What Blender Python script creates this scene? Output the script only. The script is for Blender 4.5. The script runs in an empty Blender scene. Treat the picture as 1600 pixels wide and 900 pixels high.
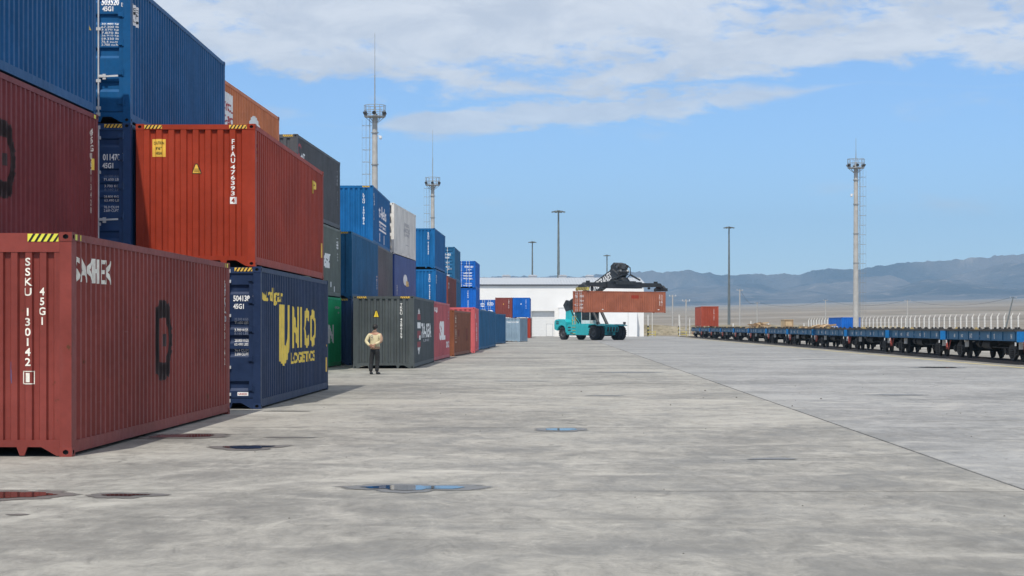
import bpy, bmesh, math, random
from mathutils import Vector, Matrix, noise as mnoise
random.seed(7)
SC = bpy.context.scene
COL = SC.collection
R = math.radians

# ------------------------------------------------------------------ camera, sky, sun, exposure
CAM_H = 1.68
cam_d = bpy.data.cameras.new('camera'); cam = bpy.data.objects.new('camera', cam_d); COL.objects.link(cam)
cam.location = (0, 0, CAM_H); cam.rotation_euler = (R(90), 0, 0)
cam_d.lens = 67.5; cam_d.sensor_width = 36.0; cam_d.shift_y = 60/1600
cam_d.clip_start = 0.3; cam_d.clip_end = 60000
SC.camera = cam
SC.view_settings.view_transform = 'Standard'; SC.view_settings.look = 'None'
SC.view_settings.gamma = 1.0; SC.view_settings.exposure = 0.36

SUN_TRAVEL = Vector((0.15, 0.62, -1.0)).normalized()
SUN_EL = math.asin(-SUN_TRAVEL.z)
SUN_AZ = math.atan2(-SUN_TRAVEL.x, -SUN_TRAVEL.y)          # clockwise from +Y, the direction the sun stands in
sun_d = bpy.data.lights.new('sun', 'SUN'); sun = bpy.data.objects.new('sun', sun_d); COL.objects.link(sun)
sun.rotation_euler = SUN_TRAVEL.to_track_quat('-Z', 'Y').to_euler(); sun.location = (0, 0, 60)
sun_d.energy = 3.1; sun_d.angle = R(0.55); sun_d.color = (1.0, 0.94, 0.85)

class NT:
    """short-hand for building a node tree"""
    def __init__(s, tree):
        s.t = tree; tree.nodes.clear()
    def n(s, typ, ins=None, **kw):
        nd = s.t.nodes.new(typ)
        for k, v in kw.items(): setattr(nd, k, v)
        if ins:
            for k, v in ins.items():
                if isinstance(v, bpy.types.NodeSocket): s.t.links.new(v, nd.inputs[k])
                else: nd.inputs[k].default_value = v
        return nd
    def math(s, op, a, b=None, c=None, clamp=False):
        nd = s.n('ShaderNodeMath', operation=op, use_clamp=clamp)
        for i, v in enumerate((a, b, c)):
            if v is None: continue
            if isinstance(v, bpy.types.NodeSocket): s.t.links.new(v, nd.inputs[i])
            else: nd.inputs[i].default_value = v
        return nd.outputs[0]
    def ramp(s, f, lo, hi, a=0.0, b=1.0, smooth=True):
        nd = s.n('ShaderNodeMapRange', {'Value': f, 'From Min': lo, 'From Max': hi, 'To Min': a, 'To Max': b})
        nd.interpolation_type = 'SMOOTHSTEP' if smooth else 'LINEAR'
        return nd.outputs[0]
    def mix(s, f, a, b, mode='MIX'):
        nd = s.n('ShaderNodeMix', data_type='RGBA', blend_type=mode)
        for i, v in ((0, f), (6, a), (7, b)):
            if isinstance(v, bpy.types.NodeSocket): s.t.links.new(v, nd.inputs[i])
            elif i == 0: nd.inputs[0].default_value = v
            else: nd.inputs[i].default_value = (*v, 1) if len(v) == 3 else v
        return nd.outputs[2]
    def noise(s, vec, scale, detail=4, rough=0.55, dist=0.0):
        return s.n('ShaderNodeTexNoise', {'Vector': vec, 'Scale': scale, 'Detail': detail, 'Roughness': rough, 'Distortion': dist}).outputs['Fac']
    def mapping(s, vec, scale=(1, 1, 1), loc=(0, 0, 0), rot=(0, 0, 0)):
        return s.n('ShaderNodeMapping', {'Vector': vec, 'Scale': scale, 'Location': loc, 'Rotation': rot}).outputs[0]
    def link(s, a, b): s.t.links.new(a, b)

world = bpy.data.worlds.new('World'); SC.world = world; world.use_nodes = True
def build_world():
    g = NT(world.node_tree)
    sky = g.n('ShaderNodeTexSky', sky_type='NISHITA', sun_disc=False, sun_elevation=SUN_EL, sun_rotation=SUN_AZ)
    sky.altitude = 900; sky.air_density = 0.9; sky.dust_density = 0.5; sky.ozone_density = 4.0
    gen = g.n('ShaderNodeTexCoord').outputs['Generated']
    sx = g.n('ShaderNodeSeparateXYZ', {'Vector': gen})
    x, y, z = sx.outputs
    hor = g.math('SQRT', g.math('ADD', g.math('MULTIPLY', x, x), g.math('MULTIPLY', y, y)))
    tan_el = g.math('DIVIDE', z, g.math('MAXIMUM', hor, 0.02))          # 0 at the horizon
    az = g.math('ARCTAN2', x, y)                                        # 0 straight ahead
    v = g.n('ShaderNodeCombineXYZ', {'X': g.math('MULTIPLY', az, 1.0), 'Y': g.math('MULTIPLY', tan_el, 2.6), 'Z': 0.37}).outputs[0]
    big = g.noise(v, 7.5, 6, 0.56, 0.25)
    fine = g.noise(v, 26.0, 8, 0.62, 0.3)
    shape = g.math('ADD', g.math('MULTIPLY', big, 0.72), g.math('MULTIPLY', fine, 0.28))
    # the bank of cloud high up: its lower edge wanders between 7 and 9 degrees and it covers the sky above
    edge = g.math('ADD', 0.121, g.math('MULTIPLY', g.math('ABSOLUTE', g.math('SUBTRACT', az, 0.055)), 0.055))
    edge = g.math('ADD', edge, g.math('ADD', g.math('MULTIPLY', g.math('SUBTRACT', big, 0.5), 0.085), g.math('MULTIPLY', g.math('SUBTRACT', fine, 0.5), 0.05)))
    bank = g.ramp(g.math('SUBTRACT', tan_el, edge), -0.005, 0.008)
    bank = g.math('MULTIPLY', bank, g.ramp(g.math('ADD', g.math('MULTIPLY', shape, 0.75), g.math('MULTIPLY', g.noise(v, 60, 6, 0.65, 0.3), 0.25)), 0.36, 0.47, 0.12, 1.0))
    # unseen broken cumulus up to the zenith, thickened to whiten the ambient light
    high = g.ramp(tan_el, 0.20, 0.5)
    dv = g.n('ShaderNodeVectorMath', {0: gen, 1: (1.0, 1.0, 1.7)}, operation='MULTIPLY').outputs[0]
    broken = g.ramp(g.noise(dv, 3.2, 7, 0.58, 0.3), 0.30, 0.52)
    cover = g.math('MULTIPLY', bank, g.math('SUBTRACT', 1.0, high))
    cover = g.math('ADD', cover, g.math('MULTIPLY', broken, high))
    # one long wisp under the bank
    t = g.ramp(az, -0.075, 0.165, 0.0, 1.1, smooth=False)
    mid = g.math('ADD', 0.1035, g.math('MULTIPLY', t, 0.0155))
    mid = g.math('ADD', mid, g.math('MULTIPLY', g.math('SUBTRACT', big, 0.5), 0.022))
    half = g.math('MULTIPLY', g.math('MULTIPLY', g.ramp(az, -0.085, -0.04), g.ramp(az, 0.185, 0.09)), 0.0095)
    half = g.math('MULTIPLY', half, g.ramp(fine, 0.28, 0.62, 0.35, 1.25))
    wisp = g.math('SUBTRACT', half, g.math('ABSOLUTE', g.math('SUBTRACT', tan_el, mid)))
    wisp = g.math('MULTIPLY', g.ramp(wisp, -0.0012, 0.0050), 0.86)
    # faint scraps low in the sky
    sv = g.n('ShaderNodeCombineXYZ', {'X': g.math('MULTIPLY', az, 1.0), 'Y': g.math('MULTIPLY', tan_el, 3.4), 'Z': 2.1}).outputs[0]
    scrap = g.math('MULTIPLY', g.ramp(g.noise(sv, 11, 6, 0.6), 0.56, 0.74), 0.5)
    scrap = g.math('MULTIPLY', scrap, g.math('MULTIPLY', g.ramp(tan_el, 0.03, 0.07), g.ramp(tan_el, 0.2, 0.12)))
    cl = g.math('MAXIMUM', g.math('MAXIMUM', cover, wisp), scrap)
    cl = g.math('MULTIPLY', cl, g.ramp(tan_el, 0.0, 0.04))
    cl = g.math('MULTIPLY', cl, 0.93)
    lum = g.ramp(g.noise(v, 17, 8, 0.66, 0.4), 0.34, 0.66)
    ccol = g.mix(lum, (5.3, 5.55, 6.1), (7.0, 7.1, 7.35))
    skyc = g.mix(1.0, g.n('ShaderNodeHueSaturation', {'Saturation': 1.04, 'Value': 1.0, 'Color': sky.outputs[0]}).outputs[0], (0.97, 1.09, 1.25), 'MULTIPLY')
    col = g.mix(cl, skyc, ccol)
    bg = g.n('ShaderNodeBackground', {'Color': col, 'Strength': 0.10})
    out = g.n('ShaderNodeOutputWorld'); g.link(bg.outputs[0], out.inputs['Surface'])
build_world()

# ------------------------------------------------------------------ materials
def material(name):
    m = bpy.data.materials.new(name); m.use_nodes = True
    return m, NT(m.node_tree)
def finish(g, col, rough=0.6, metal=0.0, bump=None, bstr=0.2, bdist=0.01, spec=None, **kw):
    b = g.n('ShaderNodeBsdfPrincipled')
    for k, v in (('Base Color', col), ('Roughness', rough), ('Metallic', metal)):
        if isinstance(v, bpy.types.NodeSocket): g.link(v, b.inputs[k])
        else: b.inputs[k].default_value = (*v, 1) if isinstance(v, tuple) else v
    if spec is not None: b.inputs['Specular IOR Level'].default_value = spec
    for k, v in kw.items(): b.inputs[k.replace('_', ' ')].default_value = v
    if bump is not None:
        bp = g.n('ShaderNodeBump', {'Height': bump, 'Strength': bstr, 'Distance': bdist}); g.link(bp.outputs[0], b.inputs['Normal'])
    out = g.n('ShaderNodeOutputMaterial'); g.link(b.outputs[0], out.inputs['Surface'])
    return b
_plain = {}
def plain(name, rgb, rough=0.6, metal=0.0, vary=0.12, scale=3.0, spec=None):
    if name in _plain: return _plain[name]
    m, g = material(name)
    oc = g.n('ShaderNodeTexCoord').outputs['Object']
    f = g.noise(oc, scale, 6, 0.6)
    col = g.mix(g.ramp(f, 0.3, 0.7), tuple(c*(1-vary) for c in rgb), tuple(min(1, c*(1+vary)) for c in rgb))
    finish(g, col, rough, metal, bump=f, bstr=0.08, spec=spec)
    _plain[name] = m; return m
def paint(name, rgb, rust=0.25, fade=0.2, gloss=0.45, seed=0.0, rustcol=(0.10, 0.035, 0.015)):
    """weathered container paint: cloudy fading, run-off streaks, rust freckles, shallow dents"""
    if name in _plain: return _plain[name]
    m, g = material(name)
    oc = g.n('ShaderNodeTexCoord').outputs['Object']
    rnd = g.n('ShaderNodeObjectInfo').outputs['Random']
    off = g.n('ShaderNodeCombineXYZ', {'X': g.math('MULTIPLY', rnd, 37.0), 'Y': g.math('MULTIPLY', rnd, 91.0), 'Z': seed}).outputs[0]
    p = g.n('ShaderNodeVectorMath', {0: oc, 1: off}, operation='ADD').outputs[0]
    cloud = g.noise(p, 0.7, 4, 0.55)
    streak = g.noise(g.mapping(p, (5.0, 5.0, 0.35)), 1.6, 5, 0.6)
    fine = g.noise(p, 9.0, 7, 0.65)
    spots = g.noise(p, 4.2, 9, 0.72)
    base = g.mix(g.ramp(cloud, 0.3, 0.7), tuple(c*0.86 for c in rgb), tuple(min(1, c*1.14+0.004) for c in rgb))
    chalk = tuple(min(1, 0.80*c + 0.20*(0.25+0.4*c)) for c in rgb)
    base = g.mix(g.math('MULTIPLY', g.ramp(streak, 0.52, 0.78), fade), base, chalk)
    dark = tuple(c*0.45 for c in rgb)
    base = g.mix(g.math('MULTIPLY', g.ramp(streak, 0.46, 0.25), fade*1.1), base, dark)
    base = g.mix(g.math('MULTIPLY', g.ramp(fine, 0.35, 0.7), 0.18), base, dark)
    rm = g.math('MULTIPLY', g.ramp(spots, 0.70 - 0.10*rust, 0.76 - 0.08*rust), min(1, 0.4+rust))
    base = g.mix(rm, base, rustcol)
    run = g.noise(g.mapping(p, (9.0, 9.0, 0.22)), 1.2, 6, 0.68)
    base = g.mix(g.math('MULTIPLY', g.math('MULTIPLY', g.ramp(run, 0.60, 0.76), g.ramp(cloud, 0.42, 0.62)), min(0.75, 0.25+0.8*rust)), base, tuple(0.6*a+0.4*b*0.5 for a, b in zip(rustcol, rgb)))
    scuff = g.noise(g.mapping(p, (1.1, 0.55, 6.0)), 1.9, 8, 0.74, 0.2)
    base = g.mix(g.math('MULTIPLY', g.ramp(scuff, 0.64, 0.74), 0.30), base, tuple(min(1, c*0.6+0.14) for c in rgb))
    rough = g.math('ADD', gloss, g.math('MULTIPLY', fine, 0.22))
    dent = g.math('ADD', g.noise(p, 1.7, 2, 0.5), g.math('MULTIPLY', fine, 0.04))
    finish(g, base, rough, 0.0, bump=dent, bstr=0.5, bdist=0.05, spec=0.22 if gloss > 0.4 else 0.6)
    _plain[name] = m; return m

M_STEEL = plain('galvanised_steel', (0.42, 0.43, 0.43), 0.45, 0.75)
M_BAR = plain('door_bar_zinc', (0.62, 0.63, 0.63), 0.45, 0.2)
M_DARK = plain('dark_recess', (0.012, 0.012, 0.013), 0.9)
M_BLACK = plain('black_paint', (0.014, 0.015, 0.016), 0.42)
M_RUBBER = plain('rubber', (0.016, 0.016, 0.017), 0.85, vary=0.3)
M_WHITE = plain('white_lettering', (0.84, 0.84, 0.82), 0.55, vary=0.08, scale=6)
M_CREAM = plain('aged_white_lettering', (0.80, 0.76, 0.66), 0.6, vary=0.2, scale=9)
M_YELLOW = plain('yellow_lettering', (0.88, 0.63, 0.08), 0.5, vary=0.1, scale=5)
M_LIME = plain('lime_yellow_sticker', (0.72, 0.68, 0.06), 0.5)
M_AMBER = plain('amber_sticker', (0.80, 0.50, 0.07), 0.5)
M_RED = plain('red_lettering', (0.42, 0.05, 0.06), 0.5)
M_SOOT = plain('sooty_overpaint', (0.040, 0.022, 0.021), 0.75, vary=0.5, scale=4)
M_GREYPRINT = plain('grey_lettering', (0.34, 0.34, 0.36), 0.6)
M_DIM = plain('dim_grey_lettering', (0.16, 0.19, 0.26), 0.6)

# ------------------------------------------------------------------ mesh helpers
class MB:
    def __init__(s): s.v = []; s.f = []; s.m = []; s.sm = []
    def add(s, vs, fs, mi=0, smooth=False):
        b = len(s.v); s.v += [tuple(p) for p in vs]
        for f in fs:
            s.f.append(tuple(b+i for i in f)); s.m.append(mi); s.sm.append(smooth)
    def box(s, a, b, mi=0):
        x0, y0, z0 = (min(p, q) for p, q in zip(a, b)); x1, y1, z1 = (max(p, q) for p, q in zip(a, b))
        s.add([(x0,y0,z0),(x1,y0,z0),(x1,y1,z0),(x0,y1,z0),(x0,y0,z1),(x1,y0,z1),(x1,y1,z1),(x0,y1,z1)],
              [(0,3,2,1),(4,5,6,7),(0,1,5,4),(1,2,6,5),(2,3,7,6),(3,0,4,7)], mi)
    def cbox(s, c, d, mi=0):
        s.box([c[i]-d[i]/2 for i in range(3)], [c[i]+d[i]/2 for i in range(3)], mi)
    def tube(s, p0, p1, r0, r1=None, n=8, mi=0, caps=True, smooth=True):
        p0, p1 = Vector(p0), Vector(p1); r1 = r0 if r1 is None else r1
        d = (p1-p0).normalized(); a = d.orthogonal().normalized(); c = d.cross(a)
        vs = []
        for p, r in ((p0, r0), (p1, r1)):
            for i in range(n):
                t = 2*math.pi*i/n; vs.append(p + a*math.cos(t)*r + c*math.sin(t)*r)
        s.add(vs, [(i, (i+1) % n, n+(i+1) % n, n+i) for i in range(n)], mi, smooth)
        if caps:
            s.add(vs, [tuple(range(n))[::-1], tuple(range(n, 2*n))], mi)
    def beam(s, p0, p1, w, h, mi=0, up=(0, 0, 1), w1=None, h1=None):
        """rectangular bar from p0 to p1"""
        p0, p1 = Vector(p0), Vector(p1); d = (p1-p0).normalized()
        r = d.cross(Vector(up)).normalized(); u = r.cross(d)
        vs = []
        for p, ww, hh in ((p0, w, h), (p1, w1 or w, h1 or h)):
            for sx, sy in ((-1,-1),(1,-1),(1,1),(-1,1)): vs.append(p + r*sx*ww/2 + u*sy*hh/2)
        s.add(vs, [(0,3,2,1),(4,5,6,7),(0,1,5,4),(1,2,6,5),(2,3,7,6),(3,0,4,7)], mi)
    def prism(s, poly, axis, a, b, mi=0):
        """poly: 2D points in the two other axes, extruded along axis from a to b"""
        def P(p, q):
            return (q, p[0], p[1]) if axis == 0 else (p[0], q, p[1]) if axis == 1 else (p[0], p[1], q)
        n = len(poly); vs = [P(p, a) for p in poly] + [P(p, b) for p in poly]
        s.add(vs, [tuple(range(n)), tuple(range(n, 2*n))[::-1]] + [(i, n+i, n+(i+1) % n, (i+1) % n) for i in range(n)], mi)
    def lathe(s, prof, c, axis=2, n=20, mi=0, smooth=True):
        """prof: [(radius, along)] swept round an axis through c"""
        k = len(prof); vs = []
        for i in range(n):
            t = 2*math.pi*i/n; ct, st = math.cos(t), math.sin(t)
            for r, h in prof:
                q = (r*ct, r*st, h) if axis == 2 else (h, r*ct, r*st) if axis == 0 else (r*ct, h, r*st)
                vs.append((c[0]+q[0], c[1]+q[1], c[2]+q[2]))
        fs = [(i*k+j, ((i+1) % n)*k+j, ((i+1) % n)*k+j+1, i*k+j+1) for i in range(n) for j in range(k-1)]
        s.add(vs, fs, mi, smooth)
    def mesh(s, name, fix=True):
        me = bpy.data.meshes.new(name); me.from_pydata(s.v, [], s.f)
        me.polygons.foreach_set('material_index', s.m); me.polygons.foreach_set('use_smooth', s.sm)
        if fix:
            bm = bmesh.new(); bm.from_mesh(me); bmesh.ops.recalc_face_normals(bm, faces=bm.faces); bm.to_mesh(me); bm.free()
        me.update(); return me
def put(name, me, mats, parent=None, loc=(0, 0, 0), rz=0.0):
    """link a mesh as an object; materials sit on the object so that meshes can be shared"""
    o = bpy.data.objects.new(name, me); COL.objects.link(o)
    mats = mats if isinstance(mats, (list, tuple)) else [mats]
    while len(me.materials) < len(mats): me.materials.append(None)
    for i, m in enumerate(mats):
        o.material_slots[i].link = 'OBJECT'; o.material_slots[i].material = m
    o.location = loc; o.rotation_euler = (0, 0, rz)
    if parent: o.parent = parent
    return o
def part(name, mb, mats, parent, fix=True): return put(name, mb.mesh(name, fix), mats, parent)
def thing(name, label, cat, loc=(0, 0, 0), rz=0.0, group=None):
    o = bpy.data.objects.new(name, None); COL.objects.link(o); o.empty_display_size = 0.3
    o.location = loc; o.rotation_euler = (0, 0, rz); o['label'] = label; o['category'] = cat
    if group: o['group'] = group
    return o
def tag(o, label, cat, group=None):
    o['label'] = label; o['category'] = cat
    if group: o['group'] = group
    return o
def setting(o, kind='structure'): o['kind'] = kind; return o
def copy_tree(o, parent=None):
    c = o.copy(); COL.objects.link(c)
    if parent: c.parent = parent
    for ch in list(o.children): copy_tree(ch, c)
    return c

# flat print: 2D faces (u, v) that are cut at the folds of the surface they lie on
_txt = {}
def text2d(body, bold=0.0, align='LEFT', line=1.0):
    key = (body, bold, align, line)
    if key not in _txt:
        cu = bpy.data.curves.new('lettering', 'FONT'); cu.body = body; cu.offset = bold; cu.align_x = align; cu.space_line = line
        cu.resolution_u = 3
        ob = bpy.data.objects.new('lettering', cu); me = ob.to_mesh()
        vs = [(v.co.x, v.co.y) for v in me.vertices]; fs = [tuple(p.vertices) for p in me.polygons]
        ob.to_mesh_clear(); bpy.data.objects.remove(ob); bpy.data.curves.remove(cu)
        _txt[key] = (vs, fs)
    return _txt[key]
def fit(shape, u0, u1, v0, v1):
    vs, fs = shape
    a0, a1 = min(p[0] for p in vs), max(p[0] for p in vs); b0, b1 = min(p[1] for p in vs), max(p[1] for p in vs)
    return ([(u0+(p[0]-a0)/(a1-a0)*(u1-u0), v0+(p[1]-b0)/(b1-b0)*(v1-v0)) for p in vs], fs)
def T(body, u0, u1, v0, v1, bold=0.028): return fit(text2d(body, bold), u0, u1, v0, v1)
def TV(body, u0, u1, v0, v1, bold=0.02):
    """letters stacked downwards"""
    return fit(text2d('\n'.join(body), bold, 'CENTER', 0.92), u0, u1, v0, v1)
def poly2d(*polys):
    vs, fs = [], []
    for p in polys:
        fs.append(tuple(range(len(vs), len(vs)+len(p)))); vs += list(p)
    return vs, fs
def rect(u0, u1, v0, v1): return [(u0, v0), (u1, v0), (u1, v1), (u0, v1)]
def stroke(pts, w, closed=False):
    """polyline with width -> quads"""
    out = []; n = len(pts)
    for i in range(n if closed else n-1):
        a, b = Vector(pts[i]), Vector(pts[(i+1) % n]); d = (b-a).normalized()*w/2; p = Vector((-d.y, d.x))
        a, b = a-d*0.8, b+d*0.8
        out.append([tuple(a-p), tuple(b-p), tuple(b+p), tuple(a+p)])
    return out
def join2d(*shapes):
    vs, fs = [], []
    for v, f in shapes:
        b = len(vs); vs += v; fs += [tuple(b+i for i in q) for q in f]
    return vs, fs
def each(fn, polys, *a, **k):
    for p in polys: fn(poly2d(p), *a, **k)
def print_on(name, shape, to3d, prof, along, mats, parent, lift=0.004):
    """lay a 2D shape on a folded surface. prof: list of (coordinate, depth) fold lines; along: 0 = folds cut u, 1 = folds cut v"""
    bm = bmesh.new()
    vs = [bm.verts.new((p[0], p[1], 0)) for p in shape[0]]
    for f in shape[1]:
        try: bm.faces.new([vs[i] for i in f])
        except ValueError: pass
    lo = min(p[along] for p in shape[0]); hi = max(p[along] for p in shape[0])
    nrm = (1, 0, 0) if along == 0 else (0, 1, 0)
    for c, d in prof or ():
        if lo < c < hi:
            bmesh.ops.bisect_plane(bm, geom=bm.verts[:]+bm.edges[:]+bm.faces[:], plane_co=tuple(x*c for x in nrm), plane_no=nrm, dist=1e-5)
    me = bpy.data.meshes.new(name)
    def depth(t):
        if not prof: return 0.0
        if t <= prof[0][0]: return prof[0][1]
        for (a, da), (b, db) in zip(prof, prof[1:]):
            if t <= b: return da + (db-da)*(t-a)/max(1e-9, b-a)
        return prof[-1][1]
    for v in bm.verts:
        u, w = v.co.x, v.co.y
        v.co = to3d(u, w, depth(u if along == 0 else w) - lift)
    bm.to_mesh(me); bm.free()
    return put(name, me, mats, parent)

# ------------------------------------------------------------------ ground, yard, horizon
THETA = math.atan(0.0218)                      # the yard's long axis runs a touch to the right of the view
def yard(u, v, z=0.0):
    return (u*math.cos(THETA)+v*math.sin(THETA), -u*math.sin(THETA)+v*math.cos(THETA), z)

def ridge_angle(az):
    pts = [(-0.9, 0.030), (-0.5, 0.027), (-0.2, 0.025), (-0.06, 0.0255), (-0.0027, 0.0262), (0.02, 0.0272), (0.035, 0.0268), (0.045, 0.0277), (0.067, 0.0287),
           (0.094, 0.0292), (0.11, 0.0266), (0.129, 0.0281), (0.135, 0.0268), (0.154, 0.0288), (0.175, 0.0304), (0.185, 0.0315), (0.213, 0.0338),
           (0.242, 0.0352), (0.262, 0.0382), (0.29, 0.0415), (0.36, 0.046), (0.5, 0.040), (0.9, 0.034)]
    for (a, x), (b, y) in zip(pts, pts[1:]):
        if az <= b:
            t = max(0.0, (az-a)/(b-a)); return x+(y-x)*t
    return pts[-1][1]
def plain_height(x, y):
    d = math.hypot(x, y); az = math.atan2(x, max(1.0, y))
    s = 0.0098 + 0.022*max(-0.15, min(0.45, az))
    if y < 0: s *= 0.0
    rise = max(0.0, d-420)
    return -0.09 + s*rise*min(1.0, rise/700.0)
def build_land():
    # desert plain: one sheet from behind the camera to the foot of the mountains
    vs, fs = [], []
    rings = [2, 15, 40, 80, 130, 190, 250, 310, 360, 420, 500, 600, 720, 860, 1020, 1200, 1450, 1750, 2100, 2500, 3000, 3600, 4300, 5100, 6000, 7000, 8200]
    NA = 180
    for d in rings:
        for i in range(NA):
            t = 2*math.pi*i/NA; x, y = d*math.sin(t), d*math.cos(t)
            z = plain_height(x, y)
            if d > 480: z += mnoise.noise((x*0.004, y*0.004, 1.3))*min(1.2, (d-480)*0.0018)
            vs.append((x, y, z))
    vs.append((0, 0, -0.09)); c = len(vs)-1
    for i in range(NA): fs.append((c, i, (i+1) % NA))
    for k in range(len(rings)-1):
        for i in range(NA):
            j = (i+1) % NA; fs.append((k*NA+i, (k+1)*NA+i, (k+1)*NA+j, k*NA+j))
    mb = MB(); mb.add(vs, fs, 0, True)
    m, g = material('desert_soil')
    oc = g.n('ShaderNodeTexCoord').outputs['Object']
    big = g.noise(oc, 0.0022, 8, 0.62, 0.4)
    band = g.noise(g.mapping(oc, (0.35, 2.2, 1)), 0.0035, 6, 0.6)
    mid = g.noise(oc, 0.03, 8, 0.68); fine = g.noise(oc, 0.6, 8, 0.7)
    col = g.mix(g.ramp(big, 0.32, 0.68), (0.19, 0.165, 0.135), (0.285, 0.25, 0.20))
    col = g.mix(g.math('MULTIPLY', g.ramp(band, 0.48, 0.68), 0.55), col, (0.34, 0.315, 0.28))
    col = g.mix(g.math('MULTIPLY', g.ramp(mid, 0.50, 0.66), 0.6), col, (0.115, 0.108, 0.075))
    col = g.mix(g.math('MULTIPLY', g.ramp(fine, 0.48, 0.70), 0.35), col, (0.09, 0.08, 0.062))
    finish(g, col, 0.95, bump=fine, bstr=0.5, bdist=0.05, spec=0.1)
    setting(put('desert_ground', mb.mesh('desert_ground'), m))
    # mountains
    NA, NR = 1150, 84; vs, fs = [], []
    for r in range(NR):
        t = r/(NR-1); d = 5200 + 5200*t
        for i in range(NA):
            az = -0.62 + 1.24*i/(NA-1)
            x, y = d*math.sin(az), d*math.cos(az)
            base = plain_height(x, y) if d < 5400 else plain_height(5400*math.sin(az), 5400*math.cos(az))*(1+0.0)
            peak = ridge_angle(az)*8600
            p = Vector((x*0.0011, y*0.0009, 4.2))
            rn = mnoise.ridged_multi_fractal(p, 0.95, 2.1, 6, 0.9, 2.0)           # about 0..3
            rr = mnoise.fractal(Vector((x*0.0028, y*0.0028, 9.1)), 1.0, 2.0, 5)
            foot = max(0.0, min(1.0, (t-0.10)/0.55)); foot = foot*foot*(3-2*foot)
            back = max(0.0, (t-0.72)/0.28)
            hgt = foot*(0.40+0.24*rn) + 0.20*rr*foot
            hgt *= (1-0.55*back)
            z = base + (peak-base)*min(1.12, hgt) + rr*12*foot
            lim = ridge_angle(az)*d*(0.985+0.045*(mnoise.ridged_multi_fractal(Vector((az*62, 3.3, 0.4)), 0.75, 2.2, 5, 0.9, 2.0)-0.9)+0.02*mnoise.fractal(Vector((az*260, 1.3, 0)), 0.8, 2.1, 3)) + CAM_H     # the skyline
            z = min(z, lim)
            if 0.66 < t < 0.74: z = max(z, lim*0.988 + rr*5)
            vs.append((x, y, z if r else base-25))
    for r in range(NR-1):
        for i in range(NA-1): fs.append((r*NA+i, r*NA+i+1, (r+1)*NA+i+1, (r+1)*NA+i))
    mb = MB(); mb.add(vs, fs, 0, True)
    m, g = material('mountain_rock')
    oc = g.n('ShaderNodeTexCoord').outputs['Object']
    a = g.noise(oc, 0.0016, 8, 0.65, 0.6); b = g.noise(oc, 0.008, 8, 0.7)
    col = g.mix(g.ramp(a, 0.35, 0.65), (0.035, 0.030, 0.028), (0.20, 0.165, 0.14))
    col = g.mix(g.math('MULTIPLY', g.ramp(b, 0.52, 0.72), 0.75), col, (0.40, 0.34, 0.28))
    finish(g, col, 0.95, bump=b, bstr=1.0, bdist=60.0, spec=0.05)
    setting(put('mountains', mb.mesh('mountains'), m))
build_land()

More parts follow.
